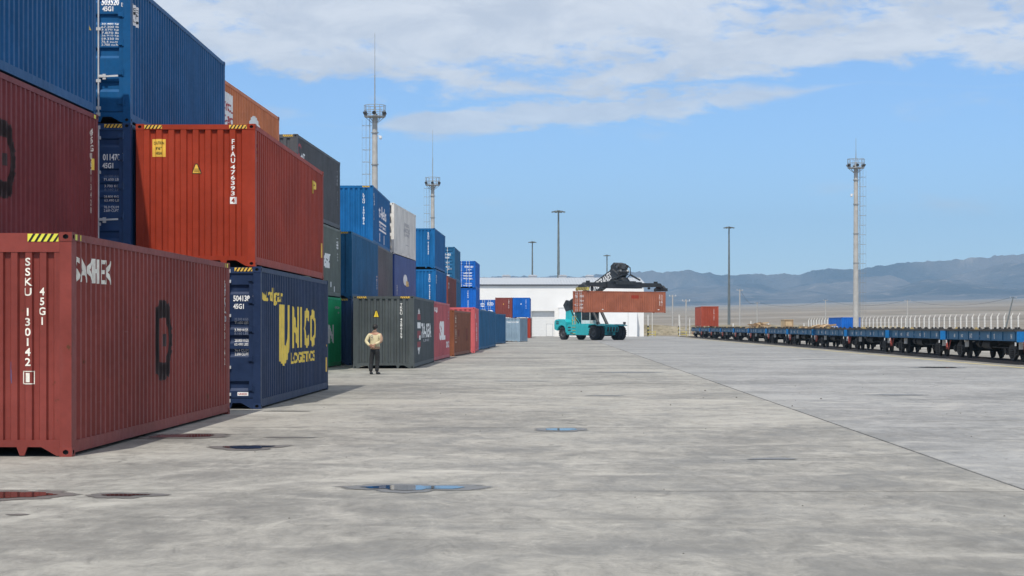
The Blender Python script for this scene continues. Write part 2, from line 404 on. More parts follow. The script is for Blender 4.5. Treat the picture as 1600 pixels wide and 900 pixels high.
def concrete(name, warm, seed):
    m, g = material(name)
    geo = g.n('ShaderNodeNewGeometry').outputs['Position']
    p = g.mapping(geo, (1, 1, 1), (seed*13.7, seed*5.1, 0))
    big = g.noise(p, 0.16, 5, 0.6, 0.6)
    mid = g.noise(p, 0.62, 8, 0.72, 0.9)
    drag = g.noise(g.mapping(p, (1.3, 0.55, 1), rot=(0, 0, R(9))), 1.5, 9, 0.76, 0.8)     # broom and water marks across the slab
    fine = g.noise(p, 14.0, 8, 0.72)
    grit = g.noise(p, 60.0, 3, 0.6)
    lo = (0.172, 0.168, 0.153) if warm else (0.178, 0.178, 0.172)
    hi = (0.372, 0.360, 0.322) if warm else (0.335, 0.335, 0.325)
    patch = g.noise(g.mapping(p, (1.35, 0.6, 1), rot=(0, 0, R(-20))), 2.9, 10, 0.82, 0.9)
    f = g.math('ADD', g.math('MULTIPLY', big, 0.30), g.math('ADD', g.math('MULTIPLY', mid, 0.27), g.math('ADD', g.math('MULTIPLY', drag, 0.23), g.math('MULTIPLY', patch, 0.20))))
    f = g.math('ADD', f, g.math('MULTIPLY', g.math('SUBTRACT', g.n('ShaderNodeObjectInfo').outputs['Random'], 0.5), 0.045))
    col = g.mix(g.ramp(f, 0.40, 0.60), lo, hi)
    scr = g.noise(g.mapping(p, (1.0, 2.2, 1), rot=(0, 0, R(-14))), 3.4, 9, 0.82, 0.8)
    col = g.mix(g.math('MULTIPLY', g.ramp(scr, 0.55, 0.70), g.ramp(patch, 0.40, 0.60, 0.0, 0.62)), col, (0.50, 0.485, 0.44))
    col = g.mix(g.math('MULTIPLY', g.ramp(patch, 0.47, 0.30), 0.55), col, (0.13, 0.126, 0.115))
    tar = g.noise(g.mapping(p, (1.0, 0.5, 1), (11, 4, 0)), 5.5, 9, 0.8, 1.0)
    col = g.mix(g.math('MULTIPLY', g.ramp(tar, 0.60, 0.72), 0.55), col, (0.095, 0.092, 0.085))
    col = g.mix(g.math('MULTIPLY', g.ramp(drag, 0.56, 0.76), 0.5), col, (0.45, 0.43, 0.375))
    stain = g.noise(g.mapping(p, (0.5, 1.1, 1), (3.1, 7.7, 0)), 0.55, 8, 0.7, 1.2)
    col = g.mix(g.math('MULTIPLY', g.ramp(stain, 0.54, 0.74), 0.6), col, (0.13, 0.125, 0.11))
    col = g.mix(g.math('MULTIPLY', g.ramp(fine, 0.5, 0.8), 0.35), col, (0.17, 0.165, 0.15))
    # tyre arcs: wide faint rings left by the lift truck's turns
    for cx, cy, rad, w, st in ((9.0, 12.0, 14.5, 0.35, 0.30), (9.0, 12.0, 16.6, 0.35, 0.28), (-3.0, 44.0, 13.0, 0.4, 0.25), (2.0, 31.0, 9.5, 0.3, 0.3), (14.0, 62.0, 21.0, 0.5, 0.25), (3.0, 19.0, 5.2, 0.25, 0.22)):
        dx = g.n('ShaderNodeVectorMath', {0: geo, 1: (cx, cy, 0)}, operation='DISTANCE').outputs['Value']
        ring = g.ramp(g.math('ABSOLUTE', g.math('SUBTRACT', g.math('ADD', dx, g.math('MULTIPLY', mid, 0.5)), rad)), w, w*0.25)
        col = g.mix(g.math('MULTIPLY', g.math('MULTIPLY', ring, g.ramp(mid, 0.42, 0.6)), st), col, (0.50, 0.48, 0.43))
    # hairline cracks
    vo = g.n('ShaderNodeTexVoronoi', {'Vector': g.n('ShaderNodeVectorMath', {0: p, 1: g.n('ShaderNodeTexNoise', {'Vector': p, 'Scale': 1.3, 'Detail': 5.0}).outputs['Color']}, operation='ADD').outputs[0], 'Scale': 0.21}, feature='DISTANCE_TO_EDGE')
    crack = g.math('MULTIPLY', g.ramp(vo.outputs['Distance'], 0.010, 0.0), g.ramp(g.noise(p, 0.23, 2), 0.56, 0.64))
    col = g.mix(g.math('MULTIPLY', crack, 0.6), col, (0.07, 0.068, 0.062))
    pit = g.ramp(grit, 0.74, 0.80)
    col = g.mix(g.math('MULTIPLY', pit, 0.5), col, (0.10, 0.095, 0.085))
    rough = g.ramp(mid, 0.3, 0.7, 0.55, 0.78)
    finish(g, col, rough, bump=g.math('ADD', fine, g.math('MULTIPLY', mid, 0.6)), bstr=0.25, bdist=0.006, spec=0.25)
    return m
M_CONC_W = concrete('concrete_warm', True, 0.0)
M_CONC_C = concrete('concrete_cool', False, 1.0)

def build_yard():
    # dark sub-base that shows in the open joints
    mb = MB(); mb.add([yard(-62, -14, -0.045), yard(19.5, -14, -0.045), yard(19.5, 330, -0.045), yard(-62, 330, -0.045)], [(0, 1, 2, 3)])
    base = setting(put('yard_ground', mb.mesh('yard_ground'), plain('joint_filler', (0.025, 0.024, 0.022), 0.95)))
    cols = [(-62, -23, M_CONC_W), (-23, -9.4, M_CONC_W), (-9.4, 4.85, M_CONC_W), (4.85, 19.45, M_CONC_C)]
    j0, step = 19.6, 12.3
    rows = [j0+step*k for k in range(-3, 26)]
    rng = random.Random(3); cache = {}
    for ci, (u0, u1, m) in enumerate(cols):
        for k, (v0, v1) in enumerate(zip(rows, rows[1:])):
            gu, gv = 0.022, 0.005
            a = (u0+gu, u1-gu); key = ci
            if key not in cache:
                mb = MB(); w, l = (u1-u0)/2-gu, (v1-v0)/2-gv; b = 0.008
                mb.add([(-w,-l,-0.04),(w,-l,-0.04),(w,l,-0.04),(-w,l,-0.04),(-w,-l,-b),(w,-l,-b),(w,l,-b),(-w,l,-b),
                        (-w+b,-l+b,0),(w-b,-l+b,0),(w-b,l-b,0),(-w+b,l-b,0)],
                       [(0,1,5,4),(1,2,6,5),(2,3,7,6),(3,0,4,7),(4,5,9,8),(5,6,10,9),(6,7,11,10),(7,4,8,11),(8,9,10,11)])
                cache[key] = mb.mesh('concrete_slab')
            o = put('concrete_slab', cache[key], m, base)
            x, y, _ = yard((u0+u1)/2, (v0+v1)/2); o.location = (x, y, rng.uniform(-0.0015, 0.0015)); o.rotation_euler = (0, 0, -THETA)
    rg = random.Random(9)
    for k, v in enumerate(rows[1:-1]):
        if v > 130: break
        mb = MB(); n = 60; us = [-23+(19.4+23)*i/n for i in range(n+1)]; vs = []
        for u in us: w = 0.010+0.010*mnoise.noise((u*0.7, v, 0)); c = v+0.012*mnoise.noise((u*0.5, v, 5)); vs += [yard(u, c-w, 0.0045), yard(u, c+w, 0.0045)]
        mb.add(vs, [(2*i, 2*i+2, 2*i+3, 2*i+1) for i in range(n)]); setting(put('joint_sealant', mb.mesh('joint_sealant'), plain('sealant', (0.13, 0.127, 0.118), 0.85, vary=0.5, scale=2.5)))
    # yellow edge line on the slab and the track bed beside it
    mb = MB()
    mb.add([yard(18.86, -5, 0.006), yard(19.06, -5, 0.006), yard(19.06, 270, 0.006), yard(18.86, 270, 0.006)], [(0, 1, 2, 3)])
    m, g = material('worn_yellow_line'); oc = g.n('ShaderNodeTexCoord').outputs['Object']
    f = g.noise(oc, 1.3, 7, 0.7)
    finish(g, g.mix(g.ramp(f, 0.50, 0.62), (0.62, 0.50, 0.13), (0.36, 0.35, 0.32)), 0.7)
    setting(put('yellow_line', mb.mesh('yellow_line'), m))
    mb = MB(); mb.add([yard(19.5, -14, -0.03), yard(28.5, -14, -0.03), yard(28.5, 330, -0.03), yard(19.5, 330, -0.03)], [(0, 1, 2, 3)])
    m, g = material('track_bed_soil'); oc = g.n('ShaderNodeTexCoord').outputs['Object']
    f = g.noise(oc, 0.5, 8, 0.7); f2 = g.noise(oc, 7.0, 6, 0.7)
    col = g.mix(g.ramp(f, 0.35, 0.65), (0.17, 0.16, 0.14), (0.30, 0.285, 0.25)); col = g.mix(g.math('MULTIPLY', g.ramp(f2, 0.45, 0.7), 0.55), col, (0.05, 0.048, 0.045))
    finish(g, col, 0.95, bump=f2, bstr=0.6, bdist=0.03)
    setting(put('track_bed', mb.mesh('track_bed'), m))
    mb = MB(); mb.add([yard(28.5, -14, -0.045), yard(120, -14, -0.045), yard(120, 345, -0.045), yard(28.5, 345, -0.045)], [(0, 1, 2, 3)])
    m, g = material('packed_gravel'); oc = g.n('ShaderNodeTexCoord').outputs['Object']
    f = g.noise(oc, 0.12, 8, 0.7); f2 = g.noise(oc, 3.0, 6, 0.7)
    col = g.mix(g.ramp(f, 0.35, 0.65), (0.26, 0.245, 0.215), (0.40, 0.385, 0.35)); col = g.mix(g.math('MULTIPLY', g.ramp(f2, 0.5, 0.7), 0.4), col, (0.14, 0.13, 0.11))
    finish(g, col, 0.95, bump=f2, bstr=0.4, bdist=0.03)
    setting(put('gravel_ground', mb.mesh('gravel_ground'), m))
    rail_m = plain('rail_steel', (0.13, 0.10, 0.08), 0.5, 0.6)
    for k, u in enumerate((21.04, 22.56)):
        mb = MB(); L0, L1 = -10, 322
        for a, b, z0, z1 in ((-0.075, 0.075, -0.028, -0.012), (-0.01, 0.01, -0.012, 0.05), (-0.035, 0.035, 0.05, 0.085)):
            pts = [yard(u+a, L0, z0), yard(u+b, L0, z0), yard(u+b, L1, z0), yard(u+a, L1, z0)]
            top = [(p[0], p[1], z1) for p in pts]
            mb.add(pts+top, [(0,3,2,1),(4,5,6,7),(0,1,5,4),(1,2,6,5),(2,3,7,6),(3,0,4,7)])
        setting(put('railway_rail', mb.mesh('railway_rail'), rail_m))
build_yard()

def build_puddles():
    wm, g = material('puddle_water')
    oc = g.n('ShaderNodeTexCoord').outputs['Object']
    finish(g, (0.02, 0.021, 0.022), 0.03, bump=g.noise(oc, 6.0, 2), bstr=0.012, bdist=0.01, spec=0.6, IOR=1.33)
    wet, g = material('wet_concrete'); oc = g.n('ShaderNodeTexCoord').outputs['Object']
    f = g.noise(oc, 5.0, 6, 0.65); at = g.n('ShaderNodeAttribute', attribute_name='damp').outputs['Fac']
    b = g.n('ShaderNodeBsdfPrincipled', {'Base Color': g.mix(f, (0.085, 0.083, 0.077), (0.16, 0.155, 0.145)), 'Roughness': 0.42})
    a = g.ramp(g.math('ADD', at, g.math('MULTIPLY', g.math('SUBTRACT', g.noise(oc, 9.0, 7, 0.7), 0.5), 0.9)), 0.12, 0.55)
    tr = g.n('ShaderNodeBsdfTransparent'); ms = g.n('ShaderNodeMixShader', {0: a}); g.link(tr.outputs[0], ms.inputs[1]); g.link(b.outputs[0], ms.inputs[2])
    g.link(ms.outputs[0], g.n('ShaderNodeOutputMaterial').inputs['Surface'])
    spec = [  # x, y, half width, half depth, has open water
        (-1.06, 19.9, 0.50, 0.27, 1), (-4.98, 19.05, 0.40, 0.33, 1), (-3.86, 19.05, 0.20, 0.12, 1), (-3.66, 26.6, 0.32, 0.33, 1), (-5.05, 29.4, 0.42, 0.42, 1),
        (-3.35, 29.0, 0.5, 0.2, 0), (-4.42, 38.0, 0.62, 0.22, 0), (0.80, 31.2, 0.24, 0.34, 1), (17.4, 78.5, 0.68, 0.9, 1), (15.6, 97, 1.2, 0.6, 0), (-4.4, 17.1, 0.10, 0.08, 0),
        (4.3, 70, 1.3, 0.8, 0), (2.2, 46.5, 0.5, 0.3, 0), (9.4, 47, 0.7, 0.5, 0), (3.3, 24.3, 0.35, 0.2, 0), (20.6*0.9, 112, 1.6, 0.5, 0), (0.3, 59, 1.0, 0.4, 0)]
    def sheet(cx, cy, a, b, z, seed, name, m, parent=None):
        n = 72; rim = []
        for i in range(n):
            t = 2*math.pi*i/n
            k = 1 + 0.42*mnoise.fractal(Vector((math.cos(t)*1.3+seed*3.1, math.sin(t)*1.3, seed)), 0.9, 2.0, 5)
            rim.append((a*k*math.cos(t), b*k*math.sin(t)))
        if m is wm:
            mb = MB(); mb.add([(cx+p[0], cy+p[1], z) for p in rim], [tuple(range(n))]); return put(name, mb.mesh(name), m, parent)
        rings = (0.0, 0.45, 0.75, 1.0); vs = [(cx+p[0]*q, cy+p[1]*q, z) for q in rings[1:] for p in rim]+[(cx, cy, z)]
        fs = [(k*n+i, k*n+(i+1) % n, (k+1)*n+(i+1) % n, (k+1)*n+i) for k in range(2) for i in range(n)]+[(3*n, i, (i+1) % n) for i in range(n)]
        mb = MB(); mb.add(vs, fs); me = mb.mesh(name); at = me.attributes.new('damp', 'FLOAT', 'POINT')
        for i in range(3*n+1): at.data[i].value = 1.0 if i == 3*n else (1.0, 0.62, 0.0)[i//n]
        return put(name, me, m, parent)
    for i, (x, y, a, b, w) in enumerate(spec):
        if w:
            o = setting(sheet(x, y, a, b, 0.010, i+0.3, 'puddle', wm)); sheet(x, y, a*1.5+0.10, b*1.5+0.16, 0.006, i+0.3, 'wet_edge', wet, o)
        else: setting(sheet(x, y, a, b, 0.006, i+0.3, 'puddle', wet))
build_puddles()

# ------------------------------------------------------------------ containers
W = 2.438
def folds(a, b, pitch, out, slope, depth):
    """fold lines of trapezoid corrugation between a and b: [(coordinate, depth)]; starts and ends on an outer flat"""
    n = max(1, int((b-a)/pitch)); rest = (b-a)-n*pitch; flat = pitch-out-2*slope
    pts = [(a, 0.0)]; t = a+rest/2+out/2
    for _ in range(n):
        pts += [(t, 0.0), (t+slope, depth), (t+slope+flat, depth), (t+2*slope+flat, 0.0)]; t += pitch
    pts.append((b, 0.0)); return pts
_cm = {}
def cached(key, fn):
    if key not in _cm: _cm[key] = fn()
    return _cm[key]
def casting_mesh(sx, sy):
    """corner fitting with its oval holes, outward faces towards sx, sy; origin at its outer corner's foot"""
    mb = MB(); X, Y, Z = -sx*0.162, -sy*0.178, 0.118
    mb.add([(0,0,0),(X,0,0),(X,Y,0),(0,Y,0),(0,0,Z),(X,0,Z),(X,Y,Z),(0,Y,Z)], [(0,1,2,3),(4,5,6,7),(1,2,6,5),(2,3,7,6)])
    def holed(f, w):
        cu, cv = w/2, Z/2
        sq = [(0,0),(w/2,0),(w,0),(w,Z/2),(w,Z),(w/2,Z),(0,Z),(0,Z/2)]
        ov = []
        for q in sq:
            a = math.atan2(q[1]-cv, q[0]-cu); ov.append((cu+0.038*math.cos(a), cv+0.034*math.sin(a)))
        vs = [f(p[0], p[1], 0) for p in sq]+[f(p[0], p[1], 0) for p in ov]+[f(p[0], p[1], 0.03) for p in ov]
        mb.add(vs, [(i, (i+1) % 8, 8+(i+1) % 8, 8+i) for i in range(8)], 0)
        mb.add(vs, [(8+i, 8+(i+1) % 8, 16+(i+1) % 8, 16+i) for i in range(8)]+[tuple(range(16, 24))], 1)
    holed(lambda u, v, d: (-sx*u, -sy*d, v), 0.162)
    holed(lambda u, v, d: (-sx*d, -sy*u, v), 0.178)
    return mb.mesh('corner_casting')
SIDE_IN = 0.014; END_IN = 0.016
def side_panel_mesh(L, z0, z1, sx, pf):
    mb = MB(); x = sx*(W/2-SIDE_IN); vs = []
    for y, d in pf: vs += [(x-sx*d, y, z0), (x-sx*d, y, z1)]
    n = len(pf); mb.add(vs, [(2*i, 2*i+2, 2*i+3, 2*i+1) for i in range(n-1)])
    me = mb.mesh('side_panel', fix=False)
    bm = bmesh.new(); bm.from_mesh(me)
    for f in bm.faces:
        if f.normal.x*sx < 0: f.normal_flip()
    bm.to_mesh(me); bm.free(); return me
def end_panel_mesh(L, z0, z1, sy, pf):
    mb = MB(); y = sy*(L/2-END_IN); vs = []
    for x, d in pf: vs += [(x, y-sy*d, z0), (x, y-sy*d, z1)]
    n = len(pf); mb.add(vs, [(2*i, 2*i+2, 2*i+3, 2*i+1) for i in range(n-1)])
    # the fold pockets are closed above and below by the rails; thin lips make that edge
    return mb.mesh('end_panel')
DOOR_IN = 0.035
def door_folds(rec):
    pts = [(0.0, 0.0)]
    for c, h in rec: pts += [(c-h/2, 0.0), (c-h/2+0.055, 0.045), (c+h/2-0.035, 0.045), (c+h/2, 0.0)]
    pts.append((9.0, 0.0)); return pts
def door_mesh(L, H, sx, rec):
    """door leaf: a frame and a sheet with pressed horizontal troughs; sx = side of its hinges"""
    mb = MB(); y = -L/2+DOOR_IN; x0, x1 = 0.012, W/2-0.160; z0, z1 = 0.23, H-0.135; m = 0.085
    def S(a): return sx*a
    for a, b in ((x0, x0+m*0.7), (x1-m, x1)): mb.box((S(a), y, z0), (S(b), y+0.05, z1))
    pf = [(z0, 0)]+[p for p in door_folds(sorted(rec))[1:-1] if z0 < p[0] < z1]+[(z1, 0)]
    vs = []
    for z, d in pf: vs += [(S(x0+m*0.7), y+d, z), (S(x1-m), y+d, z)]
    mb.add(vs, [(2*i, 2*i+1, 2*i+3, 2*i+2) for i in range(len(pf)-1)])
    mb.box((S(x0), y+0.055, z0), (S(x1), y+0.07, z1))
    return mb.mesh('door')
REC_A = [(2.43, 0.2), (1.70, 0.17), (1.42, 0.17), (1.14, 0.17), (0.47, 0.2)]
REC_B = [(2.10, 0.22), (1.42, 0.22), (0.74, 0.22), (2.50, 0.14)]
LEV = 2.899

def container(label, P, dx, z=0.0, L=12.192, H=2.896, end='corr', side='corr', m=None, rec=REC_A, header=0.125, pitch=0.25, group=None, bars='steel', name='shipping_container',
              stripes='', sidepitch=0.278, cast_m=None, fork=True, hflip=False):
    """P: foot of the corner post nearest the yard at the near end; dx: how far that long side drifts to the right over its length"""
    a = math.asin(dx/L); d = Vector((math.sin(a), math.cos(a), 0)); r = Vector((math.cos(a), -math.sin(a), 0))
    c = Vector((P[0], P[1], 0)) - r*W/2 + d*L/2
    t = thing(name, label, 'container', (c.x, c.y, z), -a, group)
    t['kind'] = 'thing'
    h2, l2 = W/2, L/2
    cm = [cast_m or m, M_DARK]
    for sx in (-1, 1):
        for sy in (-1, 1):
            for zz in (0, H-0.118):
                o = put('corner_casting', cached(('cast', sx, sy), lambda: casting_mesh(sx, sy)), cm, t, (sx*h2, sy*l2, zz))
            def post():
                mb = MB(); mb.box((sx*(h2-0.006), sy*(l2-0.006), 0.118), (sx*(h2-0.160), sy*(l2-0.055), H-0.118)); mb.box((sx*(h2-0.007), sy*(l2-0.05), 0.118), (sx*(h2-0.07), sy*(l2-0.170), H-0.118)); return mb.mesh('corner_post')
            put('corner_post', cached(('post', L, H, sx, sy), post), m, t)
        def trail():
            mb = MB(); mb.box((sx*(h2-0.008), -l2+0.178, H-0.105), (sx*(h2-0.07), l2-0.178, H-0.012)); return mb.mesh('top_rail')
        put('top_rail', cached(('trail', L, H, sx), trail), m, t)
        def brail():
            mb = MB(); mb.box((sx*(h2-0.008), -l2+0.178, 0.045), (sx*(h2-0.014), l2-0.178, 0.20)); mb.box((sx*(h2-0.014), -l2+0.178, 0.19), (sx*(h2-0.07), l2-0.178, 0.20)); mb.box((sx*(h2-0.014), -l2+0.178, 0.045), (sx*(h2-0.06), l2-0.178, 0.055)); return mb.mesh('bottom_rail')
        put('bottom_rail', cached(('brail', L, sx), brail), m, t)
        pf = folds(-l2+0.165, l2-0.165, sidepitch, 0.082, 0.052, 0.036) if side == 'corr' else [(-l2+0.165, 0.0), (l2-0.165, 0.0)]
        put('side_panel', cached(('side', L, H, sx, side, sidepitch), lambda: side_panel_mesh(L, 0.20, H-0.105, sx, pf)), m, t)
    def rails(sy, hd):
        mb = MB(); y0, y1 = sy*(l2-0.010), sy*(l2-0.075)
        mb.box((-h2+0.162, y0, H-0.012-hd), (h2-0.162, y1, H-0.012)); return mb.mesh('end_header')
    def sill(sy):
        mb = MB(); y0, y1 = sy*(l2-0.008), sy*(l2-0.09)
        mb.box((-h2+0.162, y0, 0.125), (h2-0.162, y1, 0.215))
        if fork:
            for sx in (-1, 1):
                mb.prism([(sx*(h2-0.163), 0.125), (sx*(h2-0.163), 0.012), (sx*(h2-0.20), 0.012), (sx*(h2-0.40), 0.125)], 1, y0, sy*(l2-0.03))
                mb.prism([(sx*0.50, 0.125), (sx*0.64, 0.125), (sx*0.60, 0.015), (sx*0.54, 0.015)], 1, y0, sy*(l2-0.05))
        return mb.mesh('end_sill')
    for sy in (-1, 1):
        hd = header if sy < 0 else 0.125
        put('end_header', cached(('hdr', L, H, sy, hd), lambda: rails(sy, hd)), m, t)
        put('end_sill', cached(('sill', L, sy, fork), lambda: sill(sy)), m, t)
        if sy < 0 and end != 'corr': continue
        pp = pitch if sy < 0 else 0.25
        pf = folds(-h2+0.155, h2-0.155, pp, pp*0.44, pp*0.10, 0.045)
        put('end_panel', cached(('end', L, H, sy, hd, pp), lambda: end_panel_mesh(L, 0.21, H-0.012-hd+0.004, sy, pf)), m, t)
    def roof():
        mb = MB(); mb.box((-h2+0.07, -l2+0.07, H-0.05), (h2-0.07, l2-0.07, H-0.025)); return mb.mesh('roof_panel')
    put('roof_panel', cached(('roof', L, H), roof), m, t)
    def floor():
        mb = MB(); mb.box((-h2+0.06, -l2+0.1, 0.13), (h2-0.06, l2-0.1, 0.185)); return mb.mesh('floor')
    put('floor', cached(('floor', L), floor), M_DARK, t)
    if end == 'door':
        for sx in (-1, 1):
            dr = put('door', cached(('door', L, H, sx, tuple(rec)), lambda: door_mesh(L, H, sx, rec)), m, t)
            yf = -l2+DOOR_IN
            for bx in (0.27, 0.565) if bars != 'one' else (0.55,):
                def bar():
                    mb = MB(); mb.tube((sx*bx, yf-0.03, 0.16), (sx*bx, yf-0.03, H-0.06), 0.017, n=8)
                    for zz in (0.30, 0.85, 1.9, H-0.30): mb.cbox((sx*bx, yf-0.018, zz), (0.09, 0.055, 0.06))
                    for zz in (0.17, H-0.09): mb.cbox((sx*bx, yf-0.03, zz), (0.075, 0.055, 0.07))
                    return mb.mesh('locking_bar')
                put('locking_bar', cached(('bar', L, H, sx, bx), bar), M_BAR if bars != 'paint' else m, dr)
                def handle():
                    mb = MB(); hs = -1 if hflip else 1; mb.beam((sx*bx, yf-0.05, 0.93), (sx*(bx+hs*0.40), yf-0.05, 0.95), 0.02, 0.035)
                    mb.cbox((sx*(bx+hs*0.12), yf-0.03, 0.93), (0.06, 0.05, 0.11)); mb.cbox((sx*(bx+hs*0.05), yf-0.035, 0.945), (0.12, 0.03, 0.05)); return mb.mesh('handle')
                if bx > 0.5: put('handle', cached(('handle', L, sx, bx, hflip), handle), M_BAR, dr)
            for zz in (0.42, 1.02, 1.62, 2.2, H-0.25):
                def hinge():
                    mb = MB(); mb.tube((sx*(h2-0.155), yf-0.03, -0.07), (sx*(h2-0.155), yf-0.03, 0.07), 0.018, n=8); mb.box((sx*(h2-0.26), yf-0.014, -0.045), (sx*(h2-0.12), yf-0.03, 0.045)); return mb.mesh('hinge')
                put('hinge', cached(('hinge', L, sx), hinge), m, dr, (0, 0, zz))
        def gasket():
            mb = MB(); mb.box((-0.012, -l2+DOOR_IN+0.006, 0.23), (0.012, -l2+DOOR_IN+0.03, H-0.135)); return mb.mesh('door_gasket')
        put('door_gasket', cached(('gask', L, H), gasket), M_RUBBER, t)
    elif end == 'reefer':
        def unit():
            mb = MB(); y = -l2
            for x in (-0.9, -0.3, 0.3, 0.9): mb.box((x-0.04, y+0.012, 0.216), (x+0.04, y+0.09, H-0.138))
            for zz in (0.55, 1.1, 1.65, 2.2): mb.box((-h2+0.161, y+0.03, zz-0.09), (h2-0.161, y+0.08, zz+0.09))
            mb.box((-h2+0.161, y+0.30, 0.2), (h2-0.161, y+0.34, H-0.14)); return mb.mesh('cooling_unit')
        put('cooling_unit', unit(), m, t)
        mb = MB(); mb.box((-0.8, -l2+0.12, 1.7), (0.8, -l2+0.26, 2.5)); mb.tube((0.4, -l2+0.10, 2.1), (0.4, -l2+0.14, 2.1), 0.3, n=18); part('fan_grille', mb, M_DARK, t)
    # hazard stickers on the header: r = right, l = left
    for ch in stripes:
        lime = ch in 'RL'; hw = 0.40 if lime else 0.36
        u1 = h2-0.175 if ch in 'rR' else -h2+0.175+hw; u0 = u1-hw; v1 = H-0.022; v0 = v1-(0.10 if lime else 0.075)
        t3 = lambda u, v, d: (u, -l2+0.010+d, v)
        st = print_on('hazard_sticker', poly2d(rect(u0, u1, v0, v1)), t3, None, 0, M_LIME if lime else M_AMBER, t)
        n = 5; ps = []; s = (u1-u0)/n
        for i in range(n):
            b = u0+s*i+s*0.1; k = (v1-v0)*0.62; w = s*0.42
            if b+w+k <= u1+1e-6: ps.append([(b, v0), (b+w, v0), (b+w+k, v1), (b+k, v1)])
            else: ps.append([(b, v0), (min(b+w, u1), v0), (u1, v0+(u1-min(b+w, u1))/0.62), (u1, min(v1, v0+(u1-b)/0.62))])
        print_on('black_bar', poly2d(*ps), t3, None, 0, M_BLACK if not lime else M_DARK, st, 0.0065)
    # printers for this container's faces: u, v are measured from the near lower corner of the face, reading left to right
    spf = [(y+l2, dd) for y, dd in (folds(-l2+0.165, l2-0.165, sidepitch, 0.082, 0.052, 0.036) if side == 'corr' else [(-l2+0.165, 0.0), (l2-0.165, 0.0)])]
    def on_side(shape, mat, nm='lettering', lift=0.004, par=None):
        return print_on(nm, shape, lambda u, v, dd: (h2-SIDE_IN-dd, u-l2, v), spf, 0, mat, par or t, lift)
    def on_left(shape, mat, nm='lettering'):
        return print_on(nm, shape, lambda u, v, dd: (-h2+SIDE_IN+dd, l2-u, v), spf, 0, mat, t)
    epf = [(x+h2, dd) for x, dd in folds(-h2+0.155, h2-0.155, pitch, pitch*0.44, pitch*0.10, 0.045)]
    def on_end(shape, mat, nm='lettering', lift=0.004, par=None):
        return print_on(nm, shape, lambda u, v, dd: (u-h2, -l2+END_IN+dd, v), epf, 0, mat, par or t, lift)
    def on_door(shape, mat, nm='lettering', lift=0.004, par=None):
        return print_on(nm, shape, lambda u, v, dd: (u-h2, -l2+DOOR_IN+dd, v), door_folds(sorted(rec)), 1, mat, par or t, lift)
    t_api = type('api', (), {})(); t_api.t = t; t_api.side = on_side; t_api.end = on_end; t_api.door = on_door; t_api.left = on_left; t_api.L = L; t_api.H = H
    return t_api

C_BRICK = paint('brick_red_paint', (0.215, 0.041, 0.031), rust=0.75, fade=0.20, seed=1)
C_MAROON = paint('maroon_paint', (0.175, 0.030, 0.032), rust=0.35, fade=0.16, seed=2)
C_RUST = paint('oxide_red_paint', (0.32, 0.036, 0.013), rust=0.15, fade=0.12, seed=3)
C_NAVY = paint('navy_paint', (0.013, 0.030, 0.082), rust=0.10, fade=0.12, gloss=0.42, seed=4)
C_BLUE = paint('marine_blue_paint', (0.003, 0.085, 0.235), rust=0.12, fade=0.15, gloss=0.42, seed=5)
C_DEEP = paint('deep_blue_paint', (0.003, 0.040, 0.135), rust=0.12, fade=0.15, gloss=0.36, seed=6)
C_AZURE = paint('azure_paint', (0.002, 0.115, 0.31), rust=0.12, fade=0.16, seed=7)
C_ROYAL = paint('royal_blue_paint', (0.002, 0.115, 0.47), rust=0.10, fade=0.14, seed=8)
C_VIOLET = paint('violet_blue_paint', (0.035, 0.070, 0.25), rust=0.12, fade=0.16, seed=9)
C_ORANGE = paint('orange_paint', (0.60, 0.19, 0.070), rust=0.15, fade=0.15, seed=10)
C_CHAR = paint('charcoal_paint', (0.082, 0.083, 0.088), rust=0.15, fade=0.2, seed=11)
C_SAGE = paint('grey_green_paint', (0.15, 0.17, 0.145), rust=0.35, fade=0.3, seed=12)
C_GREEN = paint('bright_green_paint', (0.008, 0.38, 0.14), rust=0.10, fade=0.15, seed=13)
C_SLATE = paint('slate_grey_paint', (0.075, 0.088, 0.092), rust=0.12, fade=0.2, seed=14)
C_GREY = paint('mid_grey_paint', (0.115, 0.120, 0.122), rust=0.2, fade=0.2, seed=15)
C_PINK = paint('faded_pink_paint', (0.50, 0.115, 0.125), rust=0.12, fade=0.2, seed=16)
C_CORAL = paint('coral_pink_paint', (0.62, 0.13, 0.14), rust=0.10, fade=0.15, seed=17)
C_BROWN = paint('rust_brown_paint', (0.235, 0.080, 0.038), rust=0.65, fade=0.3, seed=18)
C_WHITE = paint('reefer_white_paint', (0.72, 0.70, 0.64), rust=0.30, fade=0.1, seed=19, rustcol=(0.25, 0.17, 0.10))
C_PALE = paint('pale_blue_grey_paint', (0.24, 0.33, 0.40), rust=0.8, fade=0.45, seed=20)
C_TERRA = paint('terracotta_paint', (0.36, 0.115, 0.060), rust=0.2, fade=0.2, seed=21)
C_STEELB = paint('steel_blue_paint', (0.012, 0.112, 0.24), rust=0.12, fade=0.18, seed=22)
C_REDB = paint('red_brown_paint', (0.20, 0.045, 0.035), rust=0.2, fade=0.2, seed=23)

